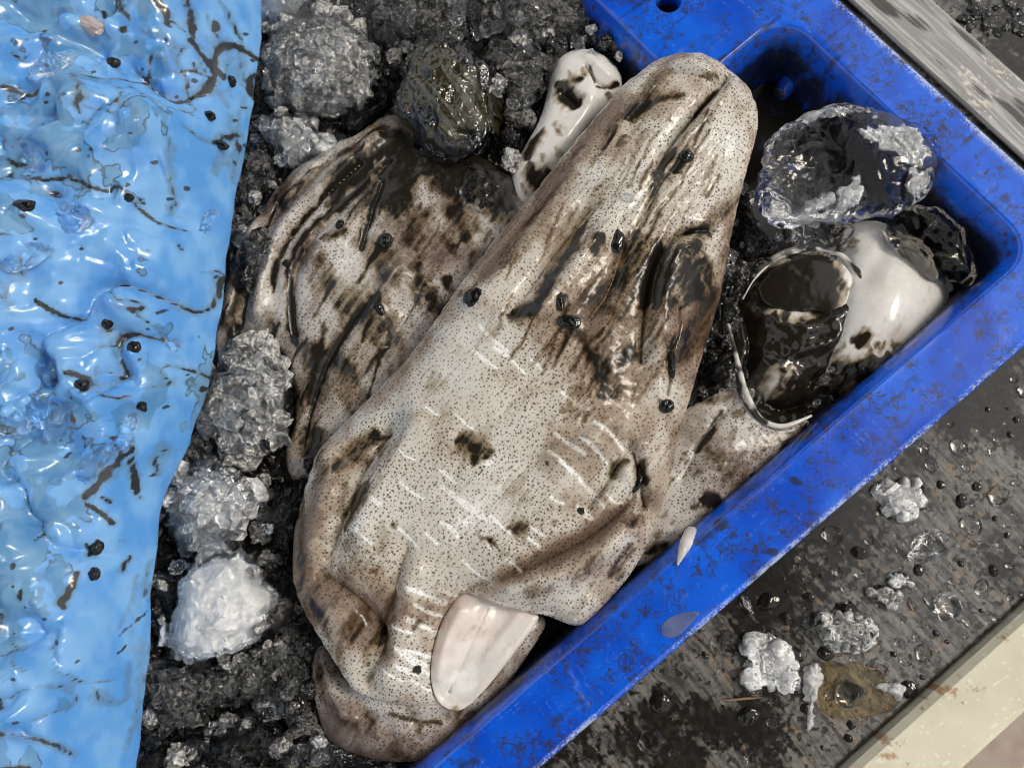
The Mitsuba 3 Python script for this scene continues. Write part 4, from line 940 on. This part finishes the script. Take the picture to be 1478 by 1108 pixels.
rng = np.random.default_rng(77)
protos = []
for k in range(9):
    s = trimesh.creation.icosphere(4, 1.0)
    s.vertices *= np.array([1, rng.uniform(0.6, 0.95), rng.uniform(0.5, 0.8)])
    v = np.array(s.vertices)
    v = v + s.vertex_normals * (both(facets(0.09, 200 + k, 10), granules(0.45, 0.12, 300 + k), crush(0.6, 0.5, 400 + k))(v * 1.0))[:, None]
    mat = ('m_ice', 'm_ice', 'm_ice_dark', 'm_ice_frosted', 'm_ice_dark', 'm_ice', 'm_ice', 'm_ice_frosted', 'm_ice_dark')[k]
    protos.append(ply(trimesh.Trimesh(v, s.faces, process=False), mat, smooth=True))


def chip(px, r, z, kind, label, group, name='ice_chip', cat='ice', flat=1.0):
    p = at([px], z)[0]
    ax = rng.normal(size=3); ax /= np.linalg.norm(ax)
    M = T().translate(p.tolist()).scale([1, 1, flat]).rotate(ax.tolist(), float(rng.uniform(0, 360))).scale(float(r))
    obj(name, {**protos[kind], 'to_world': M}, None, label=label, cat=cat, group=group)


def scatter(area, n, r, z, kinds, label, group, gap=0.8):
    P, placed, tries = Polygon(area), [], 0
    x0, y0, x1, y1 = P.bounds
    while len(placed) < n and tries < 6000:
        tries += 1
        x, y, rr = rng.uniform(x0, x1), rng.uniform(y0, y1), rng.uniform(*r)
        if not P.contains(Point(x, y)) or any(math.hypot(x - a, y - b) < gap * (rr + c) / MM for a, b, c in placed): continue
        placed.append((x, y, rr))
        chip((x, y), rr, rng.uniform(*z), int(rng.choice(kinds)), label, group)


scatter([(540, -10), (920, -10), (935, 95), (880, 90), (820, 70), (780, 120), (740, 240), (700, 110), (640, 70), (560, 120)], 46, (0.003, 0.010), (0.066, 0.080), range(9), 'small inky ice chip in the black slush along the top of the crate', 'ice chips along the top')
scatter([(200, 1040), (230, 960), (400, 900), (440, 900), (470, 1080), (450, 1120), (200, 1120)], 40, (0.003, 0.010), (0.058, 0.070), range(9), 'small dark ice chip left of the lower fin near the bottom of the photo', 'ice chips at the bottom left')
scatter([(340, 350), (350, 200), (380, 160), (400, 240), (385, 300), (345, 380)], 16, (0.002, 0.006), (0.064, 0.072), range(9), 'small dark ice chip between the sheet and the left squid', 'ice chips by the sheet')
scatter([(390, 660), (450, 660), (450, 720), (430, 850), (440, 900), (400, 900), (385, 800)], 14, (0.003, 0.007), (0.056, 0.070), (0, 2, 4, 6), 'small black ice chip beside the left edge of the large squid', 'ice chips left of the large squid')
scatter([(1070, 260), (1100, 330), (1160, 350), (1080, 420), (1060, 500), (1010, 580), (1040, 450)], 34, (0.002, 0.006), (0.050, 0.064), (0, 2, 4, 6, 1), 'small black ice chip between the large squid and the inky head', 'ice chips right of the large squid')
scatter([(385, 170), (480, 190), (470, 230), (400, 240), (380, 180), (230, 690), (300, 640), (430, 620), (390, 690), (390, 780), (340, 815), (400, 860), (390, 930), (300, 970), (215, 960), (235, 830), (260, 800)], 30, (0.002, 0.0055), (0.074, 0.088), (0, 1, 3, 5, 7), 'small clear ice bit among the pale lumps beside the blue sheet', 'ice bits among the pale lumps')
scatter([(215, 700), (300, 640), (420, 640), (400, 700), (395, 800), (420, 900), (440, 960), (440, 1100), (200, 1100), (205, 950), (230, 830)], 34, (0.006, 0.012), (0.056, 0.064), (3, 7, 0, 3, 7, 8), 'lump of grey ice in the dark gap left of the large squid', 'grey ice lumps in the left gap', gap=0.7)
scatter([(380, -10), (880, -10), (900, 60), (800, 100), (740, 130), (700, 70), (560, 110), (480, 180), (390, 170)], 30, (0.005, 0.011), (0.064, 0.076), (3, 7, 0, 5, 3), 'sparkling grey ice lump in the black slush along the top', 'grey ice lumps along the top', gap=0.7)
scatter([(1160, 540), (1290, 510), (1280, 560), (1170, 620)], 9, (0.002, 0.005), (0.060, 0.068), (0, 2, 1, 5), 'small wet ice chip by the lower rim beside the inky head', 'ice chips by the lower rim')

# ---------------------------------------------------------------- the blue sheet
EDGE = [(384, -60), (380, 0), (375, 60), (366, 130), (358, 182), (346, 260), (336, 330), (325, 400), (317, 470), (306, 540), (286, 600), (262, 668), (236, 722), (227, 765), (224, 820), (219, 880), (211, 960), (204, 1040), (196, 1108), (190, 1170)]
ZE = 0.098
ed = resample(chaikin(at(EDGE, ZE)[:, :2], False, 2), 0.0013, False)
lx = at([(-260, 500)], ZE)[0, 0]
u_in = np.r_[-0.050, -0.042, -0.034, -0.026, -0.019, -0.013, -0.008, -0.004, -0.0015, np.arange(0, 0.032, 0.0012), np.arange(0.032, 0.30, 0.00145)]
rows, colsn = len(ed), len(u_in)
t_ed = np.gradient(ed, axis=0); t_ed /= np.linalg.norm(t_ed, axis=1, keepdims=True)
t_ed = gaussian_filter(t_ed, (25, 0)); t_ed /= np.linalg.norm(t_ed, axis=1, keepdims=True)
n_ed = np.c_[t_ed[:, 1], -t_ed[:, 0]]                       # towards the sheet (image left)
if n_ed[0, 0] > 0: n_ed = -n_ed
dirn = n_ed * 0.25 + np.array([-0.75, 0]); dirn /= np.linalg.norm(dirn, axis=1, keepdims=True)
U = np.broadcast_to(u_in, (rows, colsn))
pos = np.maximum(U, 0)
XY = ed[:, None, :] + dirn[:, None, :] * pos[..., None]
dome = 0.026 * (1 - np.exp(-pos / 0.010)) + 0.046 * (1 - np.exp(-pos / 0.060))
drop = np.where(U < 0, U, 0)
flat2 = np.c_[XY.reshape(-1, 2), np.zeros(rows * colsn)]
edgef = np.clip(pos / 0.02, 0, 1).ravel()
zz = (ZE + dome + drop).ravel()


class Sheet:
    z, up = ZE, 0.06
    pts = flat2[:, :2]
    tree = cKDTree(flat2[U.ravel() >= 0][:, :2])
    zs = zz[U.ravel() >= 0]

    def top(self, xy):
        return self.zs[self.tree.query(xy)[1]]
    on, field = Blob.on, Blob.field


sh = Sheet()
creases = [([(58, 470), (90, 520), (130, 570), (160, 600), (205, 585), (240, 560), (300, 520)], 16, 0.006), ([(60, 480), (75, 540), (90, 590)], 22, -0.006), ([(205, 598), (208, 650), (214, 720), (230, 770)], 10, -0.007), ([(190, 600), (180, 660), (170, 720)], 20, 0.007), ([(225, 610), (235, 680)], 18, 0.005),
           ([(0, 340), (60, 355), (120, 320), (200, 300)], 22, 0.004), ([(0, 420), (80, 400), (200, 370), (300, 330)], 30, -0.004), ([(0, 90), (70, 80), (130, 40)], 22, 0.005), ([(60, 110), (90, 80), (150, 80)], 14, -0.004), ([(30, 600), (80, 560), (110, 600)], 16, 0.006), ([(0, 660), (60, 640), (120, 650), (200, 610)], 16, -0.006),
           ([(140, 740), (160, 700), (180, 660)], 14, -0.006), ([(0, 925), (60, 930), (110, 1000), (125, 1060)], 14, 0.005), ([(0, 1000), (40, 1010), (60, 1040)], 14, -0.006), ([(120, 950), (190, 1040), (200, 1060)], 18, -0.005), ([(205, 830), (195, 930), (190, 1020)], 9, -0.004), ([(222, 780), (208, 870), (205, 960)], 7, 0.003),
           ([(290, 120), (330, 140), (352, 165)], 14, 0.003), ([(270, 300), (300, 330), (330, 290)], 14, -0.005), ([(285, 310), (300, 340)], 9, 0.005), ([(240, 440), (270, 430), (300, 460)], 22, -0.005), ([(100, 120), (160, 140), (240, 110), (330, 130)], 9, -0.002)]
rel = sh.field(creases, 'sum')
qx, qy = flat2[:, 0], flat2[:, 1]
wp = flat2 + 0.030 * (np.stack([meshkit.fbm(flat2 * 16, 3, 50 + k) for k in range(3)], -1) - 0.5)


def puffs(f, seed):
    return np.abs(meshkit.fbm(wp * f, 3, seed) - 0.5) * 2


pf1, pf2, pf3 = puffs(15, 61), puffs(34, 63), puffs(80, 65)
rel = 1.3 * rel + 0.016 * (meshkit.fbm(flat2 * 12, 3, 40) - 0.5) + 0.046 * (pf1 ** 0.8) + 0.015 * (pf2 ** 0.85) + 0.0045 * pf3 ** 0.85 + 0.0060 * (meshkit.fbm(wp * 58, 3, 67) - 0.5) + 0.0011 * (meshkit.fbm(wp * 200, 3, 73) - 0.5)
valley = np.maximum(np.exp(-pf1 / 0.035), 0.8 * np.exp(-pf2 / 0.035))
# small wrinkles that run down along the edge
ea = np.repeat(np.arange(rows) * 0.0013, colsn)
edge_w = np.exp(-(pos.ravel() / 0.035) ** 2)
side = (meshkit.fbm(np.c_[pos.ravel() * 160, ea * 26, drop.ravel() * 30], 3, 81) - 0.5)
rel *= 0.45 + 0.55 * np.clip(pos.ravel() / 0.03, 0, 1)
rel += 0.0075 * side * np.clip(ea / 0.12, 0.3, 1) * edge_w * np.clip(pos.ravel() / 0.006, 0, 1)
Zs = zz + rel * (0.25 + 0.75 * edgef) * (U.ravel() >= 0)
outw = -np.repeat(dirn, colsn, axis=0)
skew = (drop.ravel() * -0.10) + 0.0050 * (meshkit.fbm(np.c_[ea * 34, ea * 0, ea * 0], 3, 91) - 0.5) * edge_w
V = np.c_[flat2[:, :2] - outw * np.abs(np.minimum(drop.ravel(), 0))[:, None] * 0.7 + outw * skew[:, None] * (np.abs(skew)[:, None] < 1), Zs]
si_ink = [([(175, 0), (185, 30), (205, 50)], 8, .95), ([(200, 0), (215, 10), (252, 20)], 7, .8), ([(240, 10), (255, 45), (262, 60)], 9, .75), ([(285, 20), (285, 65)], 10, .7), ([(285, 65), (300, 90), (320, 120)], 16, .75), ([(305, 40), (320, 60)], 10, .5), ([(195, 55), (190, 60)], 12, 1.0), ([(313, 50), (316, 40)], 8, .9), ([(258, 40), (258, 52)], 8, 1.0),
          ([(120, 130), (160, 138), (185, 130), (215, 120), (228, 92), (245, 98), (255, 118), (275, 112), (310, 118)], 6, .62), ([(125, 130), (150, 150), (158, 175), (150, 200)], 9, .6), ([(160, 190), (185, 190), (205, 205), (225, 190), (245, 172), (262, 190), (270, 192)], 5, .6), ([(280, 200), (305, 215), (325, 210), (345, 190)], 7, .6),
          ([(0, 285), (30, 295), (70, 280), (110, 275), (140, 285), (170, 297), (195, 285), (225, 320), (250, 335), (275, 335)], 6, .68), ([(20, 145), (50, 150), (75, 145)], 10, .75), ([(40, 100), (55, 108)], 6, .7), ([(0, 230), (30, 250), (60, 250)], 12, .55), ([(250, 320), (262, 285), (270, 260), (275, 225)], 7, .5),
          ([(75, 445), (95, 460), (120, 465), (140, 470)], 8, .68), ([(115, 545), (150, 560), (140, 580)], 14, .7), ([(160, 575), (190, 585), (210, 580)], 6, .75), ([(120, 600), (128, 615)], 7, .9), ([(190, 650), (180, 690), (140, 725)], 12, .75), ([(205, 640), (205, 720)], 6, .8), ([(140, 730), (165, 745), (175, 760)], 6, .9), ([(165, 720), (180, 730)], 5, .8), ([(20, 720), (15, 750)], 14, .75), ([(55, 728), (57, 730)], 5, .9),
          ([(135, 785), (138, 800)], 6, 1.0), ([(132, 825), (120, 860), (115, 880)], 8, .8), ([(0, 990), (40, 995), (50, 1015), (20, 1020), (30, 1040), (80, 1050), (105, 1060), (125, 1085)], 8, .62), ([(150, 990), (175, 1015)], 14, .5), ([(40, 920), (60, 945), (85, 960)], 4, .6), ([(100, 920), (110, 925)], 8, .8), ([(55, 1090), (85, 1095)], 8, .7), ([(255, 445), (275, 440)], 24, .3), ([(0, 375), (40, 380), (70, 372)], 6, .6), ([(330, 20), (345, 60)], 10, .5), ([(350, 60), (345, 130)], 8, .45), ([(300, 110), (330, 160)], 10, .5),
          ([(250, 640), (230, 690)], 8, .5), ([(180, 830), (185, 800)], 5, .7), ([(60, 850), (55, 870)], 6, .7), ([(0, 880), (20, 885)], 8, .6), ([(0, 500), (10, 520)], 6, .9), ([(50, 690), (20, 700)], 4, .5)]
rng = np.random.default_rng(55)
si_ink += stripes(rng, [(150, 10), (340, 10), (330, 130), (170, 110)], 26, 80, 16, 5, .7) + stripes(rng, [(0, 10), (150, 10), (340, 500), (220, 700), (150, 1080), (0, 1080)], 34, 40, 10, 4, .75)
si_ink += stripes(rng, [(200, 800), (222, 800), (205, 1050), (185, 1050)], 16, 98, 60, 4, .5) + stripes(rng, [(340, 30), (370, 30), (340, 250), (320, 200)], 10, 98, 50, 5, .5)
film = [([(40, 40), (120, 60)], 50, .07), ([(60, 240), (90, 260), (60, 330)], 50, .08), ([(40, 560), (60, 620), (100, 640)], 60, .10), ([(100, 700), (40, 760), (80, 850)], 60, .07), ([(30, 350), (150, 300)], 36, .06), ([(250, 260), (230, 480)], 60, -.06), ([(240, 650), (215, 800), (200, 950)], 30, -.12), ([(330, 300), (310, 450)], 30, -.10), ([(350, 200), (365, 80)], 14, -.08), ([(60, 420), (20, 420)], 40, -.06), ([(120, 1080), (60, 1000)], 50, -.05), ([(180, 820), (170, 900)], 30, -.06)]
gate = np.clip((meshkit.fbm(flat2 * 30 + 3, 3, 44) - 0.46) / 0.10, 0, 1)
suv = np.c_[np.maximum(sh.field([(l, w * 0.55, v) for l, w, v in si_ink], ragged=True), 0.85 * valley * gate), sh.field(film, 'sum')]
r_, c_ = np.meshgrid(np.arange(rows - 1), np.arange(colsn - 1), indexing='ij')
q = np.stack([r_ * colsn + c_, r_ * colsn + c_ + 1, (r_ + 1) * colsn + c_ + 1, (r_ + 1) * colsn + c_], -1).reshape(-1, 4)
sf_ = np.vstack([q[:, [0, 1, 2]], q[:, [0, 2, 3]]])
sheet_mesh = trimesh.Trimesh(V, sf_, process=False)
if sheet_mesh.face_normals[:, 2].mean() < 0: sheet_mesh = trimesh.Trimesh(V, sf_[:, ::-1], process=False)
obj('plastic_sheet', ply(sheet_mesh, 'm_sheet', smooth=True, uv=on_place(suv, sheet_mesh.vertices)), label='wrinkled wet light blue plastic sheet smeared with ink covering the left of the crate', cat='plastic sheet')
sheet_tree = cKDTree(V[:, :2][U.ravel() >= 0]); sheet_z = V[:, 2][U.ravel() >= 0]


def ground(px, tree, zs, z0):
    z = z0
    for _ in range(8):
        p = at([px], z)[0]
        z = 0.4 * z + 0.6 * zs[tree.query(p[:2])[1]]
    return np.r_[at([px], z)[0, :2], z]


def bead(px, rx, ry, h, ang, where, mat, name, label, cat, group=None, seed=0, jag=0.16, sub=4):
    s = trimesh.creation.icosphere(sub, 1.0)
    v = np.array(s.vertices)
    v *= 1 + jag * (meshkit.fbm(v * 1.5 + seed * 3.1, 2 if jag < 0.3 else 3, seed) - 0.5)[:, None] * 3.4
    v[:, 2] = np.where(v[:, 2] < 0, v[:, 2] * 0.35, v[:, 2])
    v *= np.array([rx * MM, ry * MM, h])
    a = math.radians(-ang)
    v = v @ np.array([[math.cos(a), math.sin(a), 0], [-math.sin(a), math.cos(a), 0], [0, 0, 1]])
    obj(name, ply(trimesh.Trimesh(v + where, s.faces, process=False), mat, smooth=True), None, label=label, cat=cat, group=group)


for k, (px, rx, ry, ang, lab) in enumerate((((36, 297), 15, 8, 5, 'black ink bead at the left edge of the blue sheet on a curved ink line'), ((163, 92), 11, 8, 10, 'brown black ink bead near the top of the blue sheet'), ((320, 210), 12, 6, 25, 'dark ink bead at the right of the blue sheet beside its edge'), ((303, 168), 10, 7, 20, 'shiny pointed ink bead above the dark bead near the edge of the sheet'),
                                            ((194, 502), 9, 9, 0, 'round ink bead in the middle of the blue sheet'), ((155, 467), 8, 8, 60, 'ink bead with a splash trail left of middle on the sheet'), ((186, 286), 7, 6, 0, 'small clear bead on the curved ink line of the sheet'), ((140, 790), 9, 10, 80, 'upper of two black beads on the lower blue sheet'), ((136, 828), 8, 9, 70, 'lower of two black beads on the lower blue sheet'),
                                            ((335, 118), 9, 6, 70, 'dark bead at the right end of the wavy ink line on the sheet'), ((205, 586), 9, 6, 40, 'black bead at the fold point of the blue sheet'), ((118, 556), 10, 8, 0, 'glossy ink bead beside the folded crease of the sheet'))):
    bead(px, rx, ry, 0.0035, ang, ground(px, sheet_tree, sheet_z, 0.14), 'm_ink', 'ink_bead', lab, 'ink drop', seed=k)
for k, (px, rx, ry, ang, h, lab) in enumerate((((132, 38), 11, 19, 120, 0.005, 'pinkish scrap of skin stuck near the top left of the sheet'),)):
    bead(px, rx, ry, h, ang, ground(px, sheet_tree, sheet_z, 0.14), 'm_membrane_plain', 'skin_scrap', lab, 'skin scrap', seed=70, jag=0.3)
scene['m_membrane_plain'] = two(pbsdf(base_color=proc(lambda p, n, uv: mix((0.55, 0.48, 0.46), (0.30, 0.25, 0.24), fbm(p.x * 150, p.y * 150, p.z * 150))), roughness=0.15, specular=0.5))
for k, (px, rx, ry, ang, h, lab) in enumerate((((100, 318), 30, 20, -25, 0.006, 'flat clear melting ice piece in the upper middle of the sheet'), ((30, 372), 40, 14, -20, 0.006, 'long clear ice sliver at the left edge of the sheet'), ((66, 595), 16, 26, -35, 0.010, 'pale ice piece lying upright in the hollow of the sheet'), ((85, 610), 11, 26, 15, 0.008, 'yellowish clear ice ring piece right of the pale piece on the sheet'),
                                               ((135, 672), 12, 34, 40, 0.007, 'long yellowish ice stick on the lower left of the sheet'), ((182, 622), 12, 26, 25, 0.008, 'smooth grey ice stick beside the vertical fold of the sheet'), ((300, 320), 10, 24, 35, 0.005, 'thin clear ice sliver near the right edge of the sheet'), ((55, 225), 16, 26, -5, 0.007, 'clear ice drop with bright glint on the left of the sheet'), ((75, 95), 30, 14, -25, 0.005, 'flat glassy melt patch near the top left of the sheet'), ((75, 540), 22, 34, 20, 0.008, 'white ice flake tucked behind the fold of the sheet'), ((20, 610), 24, 18, 0, 0.007, 'pale ice flake at the left edge below the hollow'), ((250, 500), 10, 8, 0, 0.003, 'tiny clear ice crumb on the smooth blue part of the sheet'))):
    bead(px, rx, ry, h, ang, ground(px, sheet_tree, sheet_z, 0.14), 'm_ice', 'ice_piece', lab, 'ice', seed=30 + k, jag=0.35)

# ---------------------------------------------------------------- beads of ink on the squids
SURF = {'b': body, 'l': lf}
for k, (w, px, rx, ry, ang, lab) in enumerate((('b', (686, 432), 15, 15, 30, 'shiny black ink bead at the left edge of the large squid'), ('b', (820, 465), 17, 10, 15, 'larger black ink bead right of centre on the upper mantle'), ('b', (809, 438), 6, 14, -5, 'narrow ink bead just above the larger bead on the mantle'), ('b', (891, 348), 10, 17, 10, 'teardrop ink bead in the streaks of the upper mantle'),
                                               ('b', (905, 287), 10, 7, 0, 'clear water bead above the teardrop ink bead'), ('b', (991, 226), 10, 10, 0, 'round ink bead near the pointed end of the large squid'), ('b', (960, 586), 12, 10, 0, 'round dark bead near the right edge of the large squid'), ('b', (602, 965), 6, 6, 0, 'small dark bead low on the mantle beside the pale inner skin'),
                                               ('b', (838, 736), 5, 5, 0, 'tiny black bead on the lower right of the mantle'), ('b', (922, 690), 7, 20, 20, 'long ink bead in the fold of the right fin'), ('b', (968, 530), 5, 16, -10, 'curved black ink bead above the round dark bead at the right edge'), ('l', (556, 347), 13, 12, 0, 'shiny black ink bead in the middle of the left squid'), ('l', (492, 326), 7, 8, 0, 'small black ink bead on the fold of the left squid'), ('l', (414, 380), 7, 6, 0, 'small ink bead on the long ink line of the left squid'), ('l', (550, 448), 7, 11, -20, 'narrow ink bead low on the left squid'), ('b', (462, 695), 7, 7, 0, 'clear bead at the left edge of the large squid'))):
    s = SURF[w]
    q2 = s.on(np.array([px]))
    z = s.top(q2)[0] + 0.0
    near = cKDTree(s.pts).query(q2[0])[1]
    bead(px, rx, ry, 0.003, ang, np.r_[q2[0], z + s.relief[near] - 0.0004], 'm_ice' if lab.startswith('clear') else 'm_ink', 'ink_bead' if not lab.startswith('clear') else 'water_bead', lab, 'ink drop' if not lab.startswith('clear') else 'water drop', seed=100 + k, jag=0.16)

# ---------------------------------------------------------------- what lies on the bench
def flake(px, h, kind, lab, seed, cat='ice', name='ice_shard', grain=(0.0045, 0.0009), power=0.4):
    b = Blob(px, 0.001, h, 0.0009, 0.0012, power, (0, 0), 1, 0.0022, seed)
    if kind in KINDS: return ice(None, 0, 0, 0, kind, lab, grain, seed, name=name, cat=cat, base=b, crk=0.35)
    m = b.mesh(both(granules(grain[0], grain[1], seed), crush(0.006, 0.5, seed)))
    m.vertices[:, 2] = np.maximum(m.vertices[:, 2], 0.0004)
    obj(name, ply(m, kind, smooth=True), None, label=lab, cat=cat)


flake([(1253, 705), (1270, 690), (1300, 688), (1325, 690), (1332, 715), (1330, 740), (1310, 755), (1280, 752), (1265, 748), (1265, 725)], 0.008, 'frost', 'frosty grey ice shard nearest the crate on the wet bench', 1)
flake([(1300, 775), (1325, 760), (1355, 765), (1378, 775), (1385, 795), (1365, 812), (1340, 818), (1315, 812), (1302, 795)], 0.012, 'clear', 'round clear ice lump on the bench right of the frosty shard', 2, grain=(0.008, 0.0018))
flake([(1278, 828), (1300, 820), (1320, 830), (1322, 846), (1300, 852), (1285, 845)], 0.006, 'frost', 'small frosty ice bit below the round clear lump on the bench', 3)
flake([(1246, 850), (1262, 842), (1290, 846), (1300, 860), (1290, 882), (1270, 875), (1248, 868)], 0.006, 'half', 'crumpled translucent ice bit above the wide shard on the bench', 4)
flake([(1160, 888), (1180, 885), (1215, 880), (1250, 885), (1268, 900), (1272, 925), (1262, 942), (1225, 945), (1195, 940), (1175, 912)], 0.009, 'half', 'wide pale grey ice shard in the middle of the bench', 5)
flake([(1072, 920), (1085, 908), (1110, 905), (1130, 925), (1150, 955), (1158, 985), (1140, 1002), (1110, 998), (1082, 995), (1066, 970)], 0.011, 'frost', 'ragged frosty ice clump on the bench close to the crate rim', 6, grain=(0.0045, 0.0018))
flake([(1334, 860), (1350, 845), (1375, 846), (1388, 862), (1386, 888), (1365, 898), (1345, 890)], 0.009, 'clear', 'smooth clear ice drop at the right of the bench', 7, grain=(0.01, 0.0008))
flake([(1200, 985), (1225, 972), (1242, 990), (1235, 1015), (1215, 1030), (1202, 1010)], 0.005, 'clear', 'clear melting ice in the brown puddle near the rail', 8)
flake([(1160, 962), (1175, 955), (1187, 968), (1186, 985), (1175, 1000), (1176, 1025), (1172, 1050), (1163, 1060), (1162, 1040), (1166, 1015), (1158, 995), (1158, 975)], 0.007, 'm_flesh_plain', 'twisted white scrap standing out on the bench near the rail', 9, 'scrap', 'white_scrap', (0.007, 0.0016))
flake([(1262, 990), (1280, 982), (1300, 985), (1313, 988), (1306, 1000), (1297, 1012), (1290, 1008), (1292, 998), (1275, 996)], 0.005, 'm_flesh_plain', 'bent white scrap beside the rail in the brown puddle', 10, 'scrap', 'white_scrap', (0.006, 0.0012))
flake([(1218, 560 + 300), (1230, 858), (1232, 880), (1222, 884)], 0.003, 'clear', 'tiny clear ice bit beside the wide pale shard', 11)
flake([(1068, 858), (1078, 862), (1090, 885), (1086, 890), (1072, 872)], 0.003, 'half', 'thin ice splinter at the foot of the crate', 12)
pdl = Blob([(1160, 985), (1180, 960), (1212, 950), (1245, 962), (1285, 985), (1305, 1010), (1270, 1032), (1225, 1040), (1185, 1030)], 0.0004, 0.0012, 0.0003, 0.0016, 0.3, (0, 0), 1, 0.003, 4)
scene['m_rust_water'] = {'type': 'dielectric', 'int_ior': 1.33, 'specular_transmittance': rgb(0.97, 0.91, 0.79)}
obj('rusty_puddle', ply(pdl.mesh(), 'm_rust_water', smooth=True), label='shallow brown puddle on the bench beside the rail', cat='puddle')
rng = np.random.default_rng(15)
BA = [(1400, 580), (1478, 520), (1478, 880), (1190, 1090), (870, 1108), (800, 1100), (1000, 930)]
Pn, placed = Polygon(BA), []
tries = 0
while len(placed) < 170 and tries < 9000:
    tries += 1
    x, y = rng.uniform(800, 1478), rng.uniform(520, 1108)
    r = float(np.exp(rng.uniform(math.log(3.5), math.log(20))))
    if not Pn.contains(Point(x, y)) or any(math.hypot(x - a, y - b) < 1.1 * (r + c) for a, b, c in placed): continue
    placed.append((x, y, r))
    w = at([(x, y)], 0.0)[0]
    bead((x, y), r, r * rng.uniform(.6, 1), r * MM * rng.uniform(.25, .5), rng.uniform(0, 180), w, ['m_ink_water', 'm_ice', 'm_ice', 'm_ice'][rng.integers(4)], 'water_drop', 'dark wet drop among many on the wet bench beside the crate', 'water drop', 'drops on the wet bench', seed=int(rng.integers(1000)), jag=0.2, sub=3)
for k in range(24):
    x, y = rng.uniform(1385, 1478), rng.uniform(-5, 48)
    if y > 48 - (1478 - x) * 0.1 and x < 1400: continue
    w = at([(x, y)], 0.0)[0]
    r = rng.uniform(6, 15)
    bead((x, y), r, r * .7, r * MM * .6, rng.uniform(0, 180), w, 'm_ice_dark', 'ice_bit', 'black inky ice bit on the bench in the upper right corner', 'ice', 'black ice bits in the upper right corner', seed=k + 50, jag=0.5, sub=3)
for k, (a, b, lab) in enumerate((((1312, 868), (1318, 882), 'tan wood splinter on the bench by the clear drop'), ((1250, 962), (1275, 968), 'reddish wood splinter beside the brown puddle'), ((1040, 1010), (1100, 1005), 'thin straw on the bench near the ragged clump'))):
    pa, pb_ = at([a], 0.001)[0], at([b], 0.001)[0]
    obj('wood_splinter', ply(sweep(np.linspace(pa, pb_, 6) + np.c_[rng.normal(0, .0003, (6, 2)), np.zeros(6)], np.array([.0002, .0006, .0008, .0008, .0005, .0002]), 6), 'm_splinter', smooth=True), label=lab, cat='splinter')
scene['m_splinter'] = two(pbsdf(base_color=proc(lambda p, n, uv: mix((0.30, 0.20, 0.12), (0.20, 0.13, 0.08), noise(p.x * 900, p.y * 900))), roughness=0.5))
